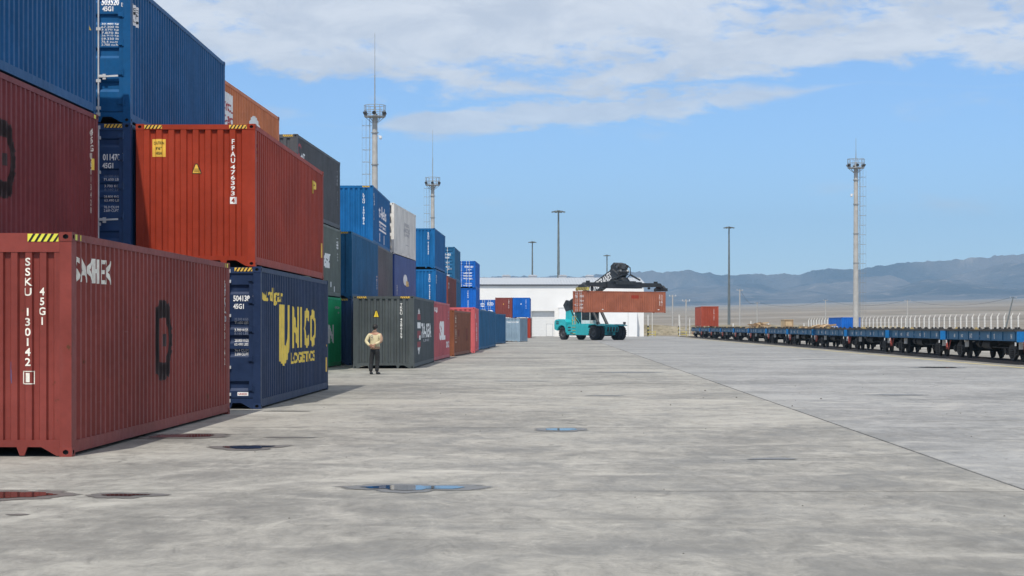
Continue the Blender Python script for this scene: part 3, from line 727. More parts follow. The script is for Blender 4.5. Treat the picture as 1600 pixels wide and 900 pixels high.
def build_containers():
    GA = 'containers stacked along the yard'
    def emblem(u, v):     # round badge painted over in black: a ring with a bar across
        w = 0.19; r = []
        a, b = 0.52, 0.50
        ring = [(u+a*math.copysign(abs(math.cos(t))**0.7, math.cos(t)), v+b*math.copysign(abs(math.sin(t))**0.7, math.sin(t))) for t in [2*math.pi*i/20 for i in range(20)]]
        r += stroke(ring, 0.27, True); r.append(rect(u+0.02, u+0.30, v-0.10, v+0.10)); r += []
        return r
    def badge(c, u, v):
        ps = emblem(u, v)
        for i, p in enumerate(ps): pass
        return c.side(poly2d(*ps), M_SOOT, 'painted_over_badge')
    # --- nearest: single brick red box on the ground
    A = container('nearest brick-red container on the ground marked SAKHEX on its long side', (-5.667, 24.72), 0.245, m=C_BRICK, header=0.245, pitch=0.187, stripes='R', cast_m=C_BRICK, group=GA)
    A.end(TV('SSKU 130142', W-0.625, W-0.515, 1.17, 2.565), M_CREAM); A.end(TV('45G1', W-0.432, W-0.345, 1.70, 2.18), M_CREAM)
    A.end(poly2d(*stroke(rect(W-0.64, W-0.50, 0.94, 1.10), 0.012, True)), M_CREAM, 'check_digit_frame'); A.end(T('1', W-0.60, W-0.55, 0.96, 1.08), M_CREAM)
    bl = plain('blue_chalk', (0.10, 0.10, 0.22), 0.9)
    for p, q, w in (((W-0.80, 0.98), (W-0.795, 1.22), 0.012), ((W-0.785, 0.95), (W-0.79, 1.12), 0.008), ((W-1.02, 0.98), (W-1.0, 1.25), 0.014)): A.end(poly2d(*stroke([p, q], w)), bl, 'chalk_mark')
    A.side(T('SAKHEX', 0.27, 2.30, 2.26, 2.60, 0.015), M_CREAM); badge(A, 5.95, 1.46)
    A.side(TV('SSKU130142', 11.62, 11.72, 0.95, 2.55), M_CREAM); A.side(TV('45G1', 11.80, 11.88, 1.5, 2.5), M_GREYPRINT)
    A.side(poly2d(rect(0.19, 0.50, 2.80, 2.875)), M_LIME, 'hazard_sticker', lift=0.012); A.side(poly2d(rect(11.66, 11.98, 2.80, 2.875)), M_LIME, 'hazard_sticker', lift=0.012)
    # --- stack behind it at the frame's left edge: hidden base, maroon, marine blue
    container('blue container at the foot of the leftmost stack, behind the nearest brick-red one', (-8.42, 25.2), 0.345, m=C_DEEP, group=GA)
    B2 = container('maroon container on the leftmost stack, directly below a marine blue one', (-8.40, 25.2), 0.345, z=LEV, m=C_MAROON, group=GA)
    badge(B2, 5.95, 1.50); B2.side(TV('GESU6013428', 11.60, 11.70, 0.95, 2.55), M_CREAM); B2.side(TV('45G1', 11.80, 11.88, 2.0, 2.6), M_CREAM); B2.side(poly2d(rect(11.78, 11.92, 1.80, 2.02)), M_YELLOW, 'height_sticker')
    B2.side(poly2d(rect(11.70, 12.0, 2.80, 2.87)), M_LIME, 'hazard_sticker', lift=0.012)
    B3 = container('marine blue container on top of the leftmost stack, cut by the left frame edge', (-8.43, 25.2), 0.335, z=2*LEV, m=C_BLUE, group=GA)
    each(B3.side, [rect(11.70, 11.80, 1.95, 2.05), [(11.72, 1.6), (11.88, 1.6), (11.80, 1.75)]], M_YELLOW, 'sticker')
    # --- second row, front stack with doors
    container('blue container at the foot of the stack with two dark blue doors', (-7.71, 38.82), 0.09, m=C_DEEP, group=GA)
    C2 = container('dark blue container with doors numbered 011470, second from the ground', (-7.71, 38.82), 0.09, z=LEV, end='door', m=C_DEEP, rec=[(2.50, 0.18), (1.88, 0.2), (1.60, 0.2), (1.30, 0.2), (0.62, 0.2)], stripes='r', group=GA)
    C3 = container('marine blue container with doors numbered 503520 on top of a stack', (-7.71, 38.82), 0.09, z=2*LEV, end='door', m=C_BLUE, rec=REC_B, group=GA)
    C2.door(T('011470', W-0.57, W-0.22, 2.14, 2.27), M_WHITE); C2.door(T('45G1', W-0.58, W-0.36, 1.98, 2.09), M_WHITE)
    C2.door(poly2d(*stroke(rect(W-0.165, W-0.09, 2.13, 2.28), 0.012, True)), M_WHITE, 'check_digit_frame'); C2.door(T('2', W-0.15, W-0.11, 2.15, 2.26), M_WHITE)
    for i, (s, z) in enumerate((('32.500 KG', 1.80), ('71.650 LB', 1.73), ('3.700 KG', 1.60), ('8.160 LB', 1.53), ('28.800 KG', 1.38), ('63.490 LB', 1.31), ('76.3 CU.M', 1.17), ('2.689 CUFT', 1.10))):
        C2.door(T(s, W-0.55, W-0.25, z, z+0.05, 0.0), M_WHITE if i not in (0, 3) else M_DIM)
    C3.door(T('503520', W-0.60, W-0.24, 2.38, 2.52), M_WHITE); C3.door(T('45G1', W-0.58, W-0.36, 2.26, 2.36), M_WHITE)
    C3.door(poly2d(*stroke(rect(W-0.19, W-0.12, 2.36, 2.54), 0.012, True)), M_WHITE, 'check_digit_frame'); C3.door(T('1', W-0.17, W-0.14, 2.39, 2.51), M_WHITE)
    for i, (s, z) in enumerate((('30.480 kg', 1.98), ('67.200 lb', 1.92), ('3.570 kg', 1.86), ('7.870 lb', 1.80), ('26.910 kg', 1.74), ('59.330 lb', 1.68), ('76.4 cu.m.', 1.62), ('2.700 cu.ft.', 1.56))):
        C3.door(T(s, W-0.60, W-0.25, z, z+0.045, 0.0), M_WHITE)
    C3.side(poly2d(rect(0.26, 0.92, 2.04, 2.46)), M_WHITE, 'name_plate'); C3.side(TV('CBIU', 0.34, 0.84, 2.10, 2.40), M_BLACK, lift=0.008)
    # --- outer stack: navy below, oxide red on top
    D1 = container('navy blue container on the ground lettered UNICO in big yellow letters', (-5.10, 38.98), 0.205, end='door', hflip=True, m=C_NAVY, stripes='r', group=GA)
    D1.door(T('504138', W-0.565, W-0.23, 2.19, 2.31), M_WHITE); D1.door(T('45G1', W-0.565, W-0.35, 2.035, 2.14), M_WHITE)
    D1.door(poly2d(rect(W-0.165, W-0.09, 2.18, 2.32)), M_WHITE, 'check_digit_plate'); D1.door(T('5', W-0.148, W-0.107, 2.20, 2.30), M_DARK, lift=0.008)
    for i, (s, z) in enumerate((('32.500 KGS', 1.80), ('71.650 LBS', 1.73), ('3.700 KGS', 1.58), ('8.160 LBS', 1.51), ('28.800 KGS', 1.37), ('63.490 LBS', 1.29), ('76.4 CU.M', 1.165), ('2.698 CU.FT', 1.09))):
        D1.door(T(s, W-0.54, W-0.26, z, z+0.052, 0.0), M_WHITE if i not in (0, 3) else M_DIM)
    D1.door(poly2d(rect(W-0.48, W-0.26, 0.27, 0.345)), M_WHITE, 'maker_plate'); D1.door(T('UNICO', W-0.46, W-0.28, 0.29, 0.325), M_RED, lift=0.008)
    D1.side(T('w.rdlg.ar', 0.30, 3.35, 2.12, 2.50, 0.03), M_YELLOW)
    U = [[(2.95, 2.16), (2.95, 0.92), (3.60, 0.80), (4.30, 0.98), (4.45, 1.20), (4.62, 2.16), (4.28, 2.16), (4.08, 1.30), (3.95, 1.18), (3.75, 1.30), (3.75, 2.16)]]
    D1.side(T('N', 4.95, 6.15, 1.18, 2.14, 0.05), M_YELLOW); D1.side(poly2d(rect(6.45, 6.85, 1.18, 2.14)), M_YELLOW); D1.side(T('C', 7.15, 8.10, 1.16, 2.12, 0.05), M_YELLOW); D1.side(T('O', 8.40, 9.45, 1.16, 2.12, 0.05), M_YELLOW)
    D1.side(poly2d(*U), M_YELLOW); D1.side(T('LOGISTICS', 4.75, 9.35, 0.82, 1.08, 0.04), M_YELLOW)
    each(D1.side, [rect(11.86, 11.98, 0.48, 0.86), rect(11.88, 11.94, 1.15, 1.20)], M_AMBER, 'sticker')
    D2 = container('oxide red container lettered FFAU 476393 sitting on the navy one', (-5.21, 38.98), 0.19, z=LEV, m=C_RUST, stripes='rl', header=0.10, group=GA)
    D2.end(TV('FFAU', 1.93, 2.03, 2.10, 2.585), M_WHITE); D2.end(TV('476393', 1.93, 2.03, 1.44, 2.06), M_WHITE)
    D2.end(poly2d(rect(1.92, 2.05, 1.27, 1.41)), M_WHITE, 'check_digit_plate'); D2.end(T('4', 1.95, 2.02, 1.29, 1.39), C_RUST, lift=0.008)
    D2.end(poly2d(rect(0.33, 0.60, 2.23, 2.59)), M_AMBER, 'height_sticker')
    for s, z in (('CAUTION', 2.48), ("9'6''", 2.37), ('HIGH', 2.27)): D2.end(T(s, 0.36 if len(s) > 5 else 0.40, 0.57 if len(s) > 5 else 0.53, z, z+0.06, 0.02), M_BLACK, lift=0.008)
    D2.end(poly2d([(1.14, 1.88), (1.33, 1.88), (1.33, 1.92), (1.26, 2.09), (1.21, 2.09), (1.14, 1.92)]), M_BLACK, 'warning_triangle'); D2.end(poly2d([(1.155, 1.895), (1.315, 1.895), (1.25, 2.07), (1.22, 2.07)]), M_AMBER, 'warning_triangle', lift=0.008)
    D2.end(poly2d(*[rect(1.19, 1.28, z, z+0.008) for z in (1.925, 1.95, 1.975)]), M_BLACK, lift=0.011)
    for i in range(5): D2.side(poly2d(rect(0.30, 0.44, 2.24+i*0.068, 2.308+i*0.068)), (M_YELLOW if i % 2 == 0 else plain('sticker_navy', (0.02, 0.03, 0.10), 0.5)), 'hazard_sticker')
    D2.side(poly2d(rect(0.30, 0.44, 2.15, 2.24)), M_WHITE, 'sticker')
    D2.side(T('P', 9.75, 10.75, 2.17, 2.50, 0.06), M_YELLOW); D2.side(poly2d(rect(9.75, 10.05, 2.17, 2.5)), M_YELLOW)
    D2.side(poly2d(rect(11.86, 11.98, 0.60, 0.98)), M_AMBER, 'sticker')
    # --- second row, orange stack
    for z, nm in ((0, 'at the foot of'), (1, 'in the middle of')):
        container('grey container %s the stack that carries the orange one' % nm, (-8.22, 52.2), 0.44, z=z*LEV, m=C_GREY, group=GA)
    O3 = container('orange container topping a stack, its white logo half hidden', (-8.24, 52.2), 0.44, z=2*LEV, m=C_ORANGE, cast_m=C_REDB, group=GA)
    O3.side(poly2d(rect(1.9, 3.75, 1.4, 2.58)), M_WHITE, 'name_plate'); O3.side(T('CYCL', 2.0, 3.65, 2.05, 2.30, 0.03), M_RED, lift=0.008); O3.side(T('C-2C', 2.0, 3.65, 1.68, 1.93, 0.03), M_RED, lift=0.008)
    arc = [(6.4+1.05+1.15*math.cos(t), 1.75+0.66*math.sin(t)) for t in [math.pi*(1-i/14) for i in range(15)]]
    O3.side(poly2d(arc), M_WHITE, 'logo'); O3.side(poly2d(*stroke([(7.1, 1.98), (7.7, 2.10), (8.3, 1.95)], 0.07)), M_RED, lift=0.008)
    # --- second row, charcoal / grey-green / green stack
    E1 = container('bright green container on the ground marked CEN in white', (-7.76, 69.95), 0.46, m=C_GREEN, group=GA)
    E1.side(T('CEN', 5.2, 9.9, 0.98, 1.76, 0.06), M_WHITE); E1.side(T('CENU 22814', 10.2, 11.7, 2.42, 2.52), M_GREYPRINT); E1.side(T('45G1', 11.1, 11.6, 2.22, 2.30), M_GREYPRINT)
    E2 = container('weathered grey-green container between a charcoal and a green one', (-7.78, 69.95), 0.46, z=LEV, m=C_SAGE, group=GA)
    E2.side(TV('TGHU 452', 11.0, 11.4, 1.55, 2.5), M_WHITE); E2.side(T('sz', 7.1, 8.9, 1.15, 1.75, 0.08), M_WHITE); each(E2.side, [rect(8.9, 9.2, 0.40, 0.62), rect(10.0, 10.25, 0.22, 0.45), rect(7.0, 7.6, 0.22, 0.32)], M_WHITE, 'sticker')
    E3 = container('charcoal grey container topping the stack above the grey-green one', (-7.81, 69.95), 0.46, z=2*LEV, m=C_CHAR, stripes='r', group=GA)
    E3.side(poly2d(*stroke([(1.0, 2.5), (0.6, 2.58), (0.25, 2.45), (0.25, 2.25), (0.6, 2.15)], 0.09)), M_RED, 'logo'); E3.side(T('AT', 0.9, 1.9, 2.05, 2.32, 0.04), M_WHITE)
    E3.side(TV('TCKU 6283', 11.3, 11.55, 1.0, 2.45), M_GREYPRINT)
    # --- second row, teal blue stack and the stack behind it
    G1 = container('dark blue container on the ground at the foot of the steel blue one', (-6.93, 83.0), 0.28, m=C_DEEP, stripes='r', group=GA)
    G2 = container('steel blue container with faded long side, above the slate grey one', (-6.91, 83.0), 0.28, z=LEV, m=C_STEELB, stripes='r', group=GA)
    G2.side(TV('45G1', 11.5, 11.75, 0.6, 1.3), M_CREAM)
    container('grey container at the foot of the stack topped by a blue one with white script', (-6.77, 95.55), 0.06, m=C_GREY, group=GA)
    F2 = container('mid grey container below the blue one with white script', (-6.75, 95.5), 0.06, z=LEV, m=C_GREY, group=GA)
    F3 = container('azure blue container with white script, topping a stack before the white one', (-6.90, 95.4), 0.07, z=2*LEV, m=C_AZURE, stripes='r', group=GA)
    F3.end(TV('LYGU 1301876', 1.90, 2.03, 0.95, 2.5), M_WHITE)
    F3.side(TV('LYGU', 0.55, 1.1, 1.95, 2.55), M_WHITE); F3.side(TV('45G1', 0.55, 1.0, 1.2, 1.7), M_GREYPRINT)
    F3.side(T('t-lels', 4.0, 9.4, 1.55, 2.2, 0.02), M_WHITE); F3.side(poly2d(*stroke(rect(4.3, 9.2, 0.92, 1.32), 0.10, True)), M_WHITE, 'logo'); F3.side(T('Kompanet', 4.6, 8.9, 1.0, 1.24), M_WHITE)
    each(F3.side, [rect(4.6, 4.8, 0.3, 0.75), rect(7.6, 7.8, 0.25, 0.75)], M_WHITE, 'sticker')
    container('blue container at the foot of the stack topped by the white one', (-6.67, 108.9), 0.62, m=C_DEEP, group=GA)
    H2 = container('violet blue smooth-sided container right under the white one', (-6.66, 108.85), 0.61, z=LEV, end='door', side='flat', m=C_VIOLET, group=GA)
    H2.side(poly2d([(5.9+1.15*math.cos(t), 1.55+0.33*math.sin(t)) for t in [2*math.pi*i/16 for i in range(16)]]), M_WHITE, 'logo'); H2.side(T('B', 6.3, 7.9, 1.18, 1.5, 0.05), M_AMBER, lift=0.008); H2.side(TV('221', 1.2, 1.6, 0.6, 1.15), M_CREAM)
    H3 = container('white refrigerated container topping a stack, with a grey badge', (-6.68, 108.85), 0.62, z=2*LEV, end='reefer', side='flat', m=C_WHITE, group=GA)
    H3.side(poly2d(*(stroke([(5.6, 2.05), (5.4, 1.6), (5.7, 1.25)], 0.12)+stroke([(8.2, 2.05), (8.4, 1.6), (8.1, 1.25)], 0.12))), M_GREYPRINT, 'logo'); H3.side(T('ARCTIC', 5.2, 8.6, 1.5, 1.75, 0.03), M_GREYPRINT); H3.side(T('FOOD', 5.8, 8.0, 1.85, 2.05, 0.03), M_GREYPRINT); H3.side(T('LINE', 5.8, 8.0, 1.28, 1.43, 0.03), M_GREYPRINT)
    H3.side(T('www', 6.3, 8.0, 0.72, 0.78), M_GREYPRINT)
    # --- second row, two bright blues
    container('blue container at the foot of the two bright blue ones', (-5.54, 138.3), 0.32, m=C_DEEP, group=GA)
    I2 = container('bright azure container directly above the pink one on the ground', (-5.48, 138.2), 0.35, z=LEV, m=C_AZURE, group=GA)
    I2.end(TV('RZDU 0174263', 1.92, 2.05, 0.75, 2.55), M_WHITE); I2.side(TV('RZDU', 0.6, 1.3, 1.9, 2.5), M_WHITE)
    I3 = container('bright azure container topping the stack right of the white one', (-5.55, 138.2), 0.33, z=2*LEV+0.06, m=C_AZURE, group=GA)
    I3.end(TV('RZDU 0182745', 1.90, 2.02, 1.0, 2.6), M_WHITE)
    container('grey container under the red-brown one, behind the pink containers', (-5.22, 156.5), 0.31, m=C_GREY, group=GA)
    J0 = container('red-brown container wedged between bright blue ones, second level', (-5.20, 156.5), 0.31, z=LEV, m=C_REDB, group=GA)
    J0.side(TV('45', 0.6, 1.6, 1.9, 2.4), M_WHITE)
    container('blue container at the foot of the stack with teal doors on top', (-5.0, 169.3), 0.15, m=C_DEEP, group=GA)
    container('steel blue container under the one with dark teal doors', (-4.97, 169.3), 0.14, z=LEV, m=C_STEELB, group=GA)
    J3 = container('dark teal container with doors bearing white text, topping a stack', (-5.04, 169.2), 0.17, z=2*LEV, end='door', m=C_STEELB, group=GA)
    for v0, v1, u0, u1 in ((2.1, 2.32, 0.95, 2.05), (1.88, 2.02, 1.45, 1.95), (1.42, 1.58, 0.9, 1.95), (1.08, 1.24, 0.9, 1.95), (0.32, 0.45, 1.3, 1.95)): J3.door(T('RZDU 401', u0, u1, v0, v1, 0.03), M_WHITE)
    container('blue container at the foot of the far stack with royal blue doors', (-3.87, 205.6), 0.2, m=C_ROYAL, group=GA)
    K2 = container('royal blue container below the one with white-lettered doors', (-3.85, 205.6), 0.2, z=LEV, m=C_ROYAL, group=GA)
    K2.end(TV('TKRU 4432', 1.5, 1.65, 0.8, 2.6), M_WHITE)
    K3 = container('royal blue container with white-lettered doors topping the last tall stack', (-3.92, 205.5), 0.27, z=2*LEV, end='door', m=C_ROYAL, rec=REC_A, group=GA)
    for v0, v1, u0, u1 in ((2.15, 2.35, 1.25, 2.2), (1.92, 2.02, 1.6, 2.0), (1.5, 1.66, 1.1, 2.05), (1.18, 1.36, 1.1, 2.05), (0.95, 1.06, 1.1, 2.05), (0.42, 0.55, 1.1, 2.05), (0.2, 0.3, 1.1, 2.05)): K3.door(T('TKRU 401', u0, u1, v0, v1, 0.03), M_WHITE)
    # --- outer row on the ground
    P1 = container('slate grey container on the ground behind the standing man', (-3.90, 76.5), 0.24, L=13.716, m=C_SLATE, stripes='rl', header=0.10, pitch=0.232, group=GA)
    P1.end(TV('TKRU 4286159', 1.87, 1.98, 1.2, 2.6), M_WHITE); P1.end(poly2d([(0.80, 2.03), (1.05, 2.03), (1.05, 2.08), (0.96, 2.33), (0.89, 2.33), (0.80, 2.08)]), M_BLACK, 'warning_triangle'); P1.end(poly2d([(0.83, 2.055), (1.02, 2.055), (0.945, 2.30), (0.905, 2.30)]), plain('sticker_yellow', (0.80, 0.58, 0.04), 0.5), 'warning_triangle', lift=0.008)
    P1.side(poly2d(rect(2.1, 4.3, 1.95, 2.15), rect(2.1, 4.3, 1.2, 1.5), rect(2.1, 4.3, 0.82, 1.05), [(2.5, 2.15), (3.9, 2.15), (3.5, 2.3), (2.9, 2.3)]), plain('dull_red_lettering', (0.28, 0.05, 0.06), 0.5), 'logo')
    P1.side(poly2d([(2.6, 2.2), (3.0, 2.2), (3.3, 2.42), (3.0, 2.42)], [(3.8, 2.2), (3.4, 2.2), (3.0, 2.42), (3.3, 2.42)], rect(2.2, 4.2, 1.6, 1.85), rect(3.2, 4.2, 1.12, 1.3), [(2.4, 0.82), (2.9, 0.82), (3.3, 0.55), (3.0, 0.5)], [(3.9, 0.82), (3.5, 0.82), (3.0, 0.5), (3.3, 0.55)]), M_WHITE, 'logo', lift=0.006)
    P1.side(T('7A-SEA', 4.8, 11.6, 1.18, 1.82, 0.03), M_WHITE); P1.side(T('LINE', 6.2, 10.0, 1.02, 1.13, 0.03), M_GREYPRINT)
    Q = container('faded pink container right behind the slate grey one', (-3.72, 91.5), 0.36, m=C_PINK, group=GA)
    Q.side(T('SIL', 4.2, 8.6, 0.98, 1.95, 0.05), M_WHITE); Q.side(T('LJ', 0.6, 2.6, 2.35, 2.6, 0.05), M_WHITE); Q.side(T('SINO', 9.6, 11.8, 0.55, 0.9, 0.03), M_WHITE); Q.side(TV('4561', 11.0, 11.4, 1.9, 2.5), M_GREYPRINT)
    Rr = container('rust-brown low container at the yard edge, patched dark', (-3.23, 107.5), 0.66, H=2.591, m=C_BROWN, group=GA)
    Rr.side(TV('EMCU 3120456 8', 1.0, 1.45, 0.75, 2.3), M_CREAM); each(Rr.side, [rect(2.6, 3.6, 1.1, 1.5), rect(8.6, 9.8, 0.8, 1.55)], plain('dark_rust_patch', (0.16, 0.035, 0.02), 0.7, vary=0.3), 'repainted_patch')
    S1 = container('coral pink container with a bright lit end, behind the rust-brown one', (-2.35, 121.8), 0.03, m=C_CORAL, pitch=0.3, group=GA)
    S1.side(TV('SINOTRANS', 4.5, 7.0, 0.7, 1.9), M_WHITE); S1.side(TV('22', 1.5, 2.5, 2.2, 2.5), M_WHITE)
    container('first of three blue containers in a line, next to the coral one', (-2.30, 136.0), 0.56, m=C_STEELB, group=GA)
    container('second of three blue containers in a line, the one between the other two', (-1.78, 150.0), 0.40, m=C_STEELB, group=GA)
    container('third of three blue containers in a line, next to the short pale grey one', (-1.53, 180.5), 0.90, m=C_STEELB, group=GA)
    U1 = container('short pale blue-grey container with rust stains near the far warehouse', (0.87, 208.0), 0.86, L=6.058, H=2.591, m=C_PALE, pitch=0.36, group=GA)
    U1.end(T('TGA 5151709', 0.95, 2.3, 2.05, 2.22, 0.03), M_WHITE)
    # --- cross stack before the warehouse, ends to the yard
    GB = GA
    for x, mm, lb, lab2 in ((-2.42, C_ROYAL, 'blue container at the foot of the far pair with white-marked doors', None), (0.04, C_REDB, 'dark container at the foot of the far stack below the red one', None), (2.62, C_RUST, 'red container on the ground under a royal blue one near the warehouse', None)):
        container(lb, (x, 274.0), 0.30, m=mm, group=GB)
    V1 = container('royal blue container with white-marked doors, two-high beside the red one', (-2.42, 274.0), 0.30, z=LEV, H=2.591, end='door', m=C_ROYAL, group=GB)
    for v0, v1, u0, u1 in ((1.6, 2.1, 0.4, 0.9), (1.0, 1.2, 0.2, 1.1), (1.75, 2.2, 1.35, 2.2), (0.7, 1.1, 1.5, 2.1), (0.35, 0.6, 1.4, 2.2)): V1.door(T('RZD', u0, u1, v0, v1, 0.03), M_WHITE)
    V2 = container('oxide red container on the second level, between two royal blue ones', (0.04, 274.0), 0.30, z=LEV, m=C_REDB, group=GB)
    V2.end(TV('TGHU 3901', 1.88, 2.0, 1.3, 2.6), M_WHITE); V2.end(poly2d([(1.10, 1.9), (1.26, 1.9), (1.18, 2.1)]), M_AMBER, 'sticker')
    V3 = container('royal blue container on the second level at the right end of the row', (2.53, 274.0), 0.30, z=LEV, m=C_ROYAL, group=GB)
    V3.end(TV('TKRU 5519', 1.85, 1.97, 1.3, 2.6), M_WHITE); V3.end(poly2d([(1.10, 1.9), (1.30, 1.9), (1.20, 2.12)]), M_WHITE, 'sticker')
build_containers()

# ------------------------------------------------------------------ warehouse
def build_warehouse():
    Y0 = 319.0; X0, X1 = -46.0, 21.9; EZ = 8.55; D = 34.0
    wall_m = plain('white_cladding', (0.80, 0.79, 0.76), 0.6, vary=0.03, scale=0.4); ann_m = plain('white_render', (0.84, 0.835, 0.81), 0.6, vary=0.03, scale=0.5)
    roof_m = plain('ribbed_roof_steel', (0.42, 0.45, 0.48), 0.5, 0.0, vary=0.06); trim_m = plain('eave_shadow_trim', (0.06, 0.065, 0.075), 0.5)
    door_m = plain('white_roller_door', (0.76, 0.76, 0.74), 0.55, vary=0.03)
    t = thing('warehouse', 'long white warehouse with a grey ribbed roof at the end of the yard', 'building', ((X0+X1)/2, Y0+D/2, 0))
    ox, oy = (X0+X1)/2, Y0+D/2
    class L(MB):
        def box(s, a, b, mi=0): MB.box(s, (a[0]-ox, a[1]-oy, a[2]), (b[0]-ox, b[1]-oy, b[2]), mi)
    DX0, DX1, DZ = 3.2, 7.05, 4.25
    mb = L(); mb.box((X0, Y0, 0), (DX0, Y0+0.3, EZ)); mb.box((DX1, Y0, 0), (X1, Y0+0.3, EZ)); mb.box((DX0, Y0, DZ), (DX1, Y0+0.3, EZ)); part('front_wall', mb, wall_m, t)
    mb = L(); mb.box((X1-0.3, Y0+0.31, 0), (X1-0.004, Y0+D, EZ)); part('side_wall', mb, wall_m, t)
    mb = L(); mb.box((X0+0.004, Y0+0.31, 0), (X0+0.3, Y0+D, EZ)); part('side_wall', mb, wall_m, t)
    mb = L(); mb.box((X0+0.31, Y0+D-0.3, 0), (X1-0.31, Y0+D-0.004, EZ)); part('rear_wall', mb, wall_m, t)
    # roller door of horizontal slats, set back in its opening, with a wicket door
    mb = L()
    n = 17
    for i in range(n):
        z0 = 0.02+(DZ-0.02)*i/n; mb.box((DX0+0.01, Y0+0.62, z0), (DX1-0.01, Y0+0.66, z0+(DZ-0.02)/n-0.02))
    mb.box((DX0+0.01, Y0+0.665, 0.02), (DX1-0.01, Y0+0.70, DZ))
    dr = part('roller_door', mb, door_m, t)
    mb = L(); mb.box((5.75, Y0+0.585, 0.05), (6.72, Y0+0.615, 2.05)); part('wicket_door', mb, door_m, dr)
    mb = L()
    for a, b in (((5.70, 0.05), (5.745, 2.1)), ((6.725, 0.05), (6.77, 2.1)), ((5.70, 2.055), (6.77, 2.1))): mb.box((a[0], Y0+0.575, a[1]), (b[0], Y0+0.618, b[1]))
    part('door_frame', mb, plain('grey_frame', (0.35, 0.36, 0.37), 0.5), dr)
    mb = L(); mb.box((DX0-0.006, Y0+0.301, 0), (DX0+0.0, Y0+0.9, DZ)); mb.box((DX1, Y0+0.301, 0), (DX1+0.006, Y0+0.9, DZ)); mb.box((DX0, Y0+0.301, DZ), (DX1, Y0+0.9, DZ+0.01)); part('door_reveal', mb, wall_m, t)
    # low annex in front of the right half
    mb = L(); mb.box((7.76, Y0-2.2, 0), (20.65, Y0-0.004, 4.72)); an = part('annex', mb, ann_m, t)
    mb = L(); mb.box((7.70, Y0-2.26, 4.724), (20.71, Y0-0.01, 4.80)); part('parapet_cap', mb, plain('pale_cap', (0.62, 0.62, 0.60), 0.5), an)
    mb = L(); mb.box((15.2, Y0-2.24, 0.0), (16.2, Y0-2.205, 2.1)); part('door', mb, plain('pale_door', (0.70, 0.70, 0.68), 0.5), an)
    mb = L(); mb.box((19.1, Y0-2.27, 0.0), (19.2, Y0-2.205, 4.7)); part('downpipe', mb, plain('pale_cap', (0.62, 0.62, 0.60), 0.5), an)
    # shallow pitched roof: ribs are geometry
    ridge = 10.15; ry = Y0+15.0
    mb = MB(); ex = 0.35; yl = Y0-0.22
    def rq(xa, xb, dz, m=0): 
        za, zb = EZ+0.12+dz, ridge+dz
        vs = [(xa-ox, yl-oy, za), (xb-ox, yl-oy, za), (xb-ox, ry-oy, zb), (xa-ox, ry-oy, zb), (xa-ox, Y0+D+0.4-oy, EZ+0.12+dz-0.4), (xb-ox, Y0+D+0.4-oy, EZ+0.12+dz-0.4)]
        lo = [(v[0], v[1], v[2]-0.12) for v in vs]
        mb.add(vs+lo, [(0,1,2,3), (3,2,5,4), (6,9,8,7), (9,10,11,8), (0,6,7,1), (0,3,9,6), (3,4,10,9), (1,7,8,2), (2,8,11,5), (4,5,11,10)], m)
    rq(X0-ex, X1+ex, 0.0)
    rf = part('roof', mb, roof_m, t)
    mb = MB(); x = X0-ex+0.1
    while x < X1+ex-0.1:
        rq(x, x+0.10, 0.07); x += 0.5
    rb = part('roof_rib', mb, roof_m, rf); rb['kind'] = 'stuff'
    mb = MB(); mb.box((X0-ex-ox, yl-0.05-oy, EZ-0.12), (X1+ex-ox, yl-0.002-oy, EZ+0.10)); part('gutter', mb, trim_m, t)  # gutter coloured dark to draw the shadow line under the eave
    mb = MB()
    gx = X1-0.15-ox
    mb.add([(gx, Y0+0.31-oy, EZ), (gx, Y0+D-oy, EZ-0.35), (gx, ry-oy, ridge-0.14), (gx-0.2, Y0+0.31-oy, EZ), (gx-0.2, Y0+D-oy, EZ-0.35), (gx-0.2, ry-oy, ridge-0.14)], [(0,1,2), (3,5,4), (0,2,5,3), (1,4,5,2), (0,3,4,1)]); part('gable_wall', mb, wall_m, t)
    vm = plain('roof_vent_metal', (0.5, 0.51, 0.52), 0.45, 0.3)
    for vx in (-1.0, 3.6, 8.8, 13.5, -8.0):
        mb = MB(); c = (vx-ox, ry-oy, ridge); mb.box((c[0]-0.7, c[1]-0.5, c[2]-0.1), (c[0]+0.7, c[1]+0.5, c[2]+0.25)); mb.prism([(c[0]-0.85, c[2]+0.26), (c[0]+0.85, c[2]+0.26), (c[0]+0.5, c[2]+0.5), (c[0]-0.5, c[2]+0.5)], 1, c[1]-0.6, c[1]+0.6)
        part('roof_vent', mb, vm, rf)
    mb = MB(); mb.prism([(0, 0), (0.5, 0.0), (0.5, 0.5), (0, 0.35)], 0, -0.6, 0.6)
build_warehouse()

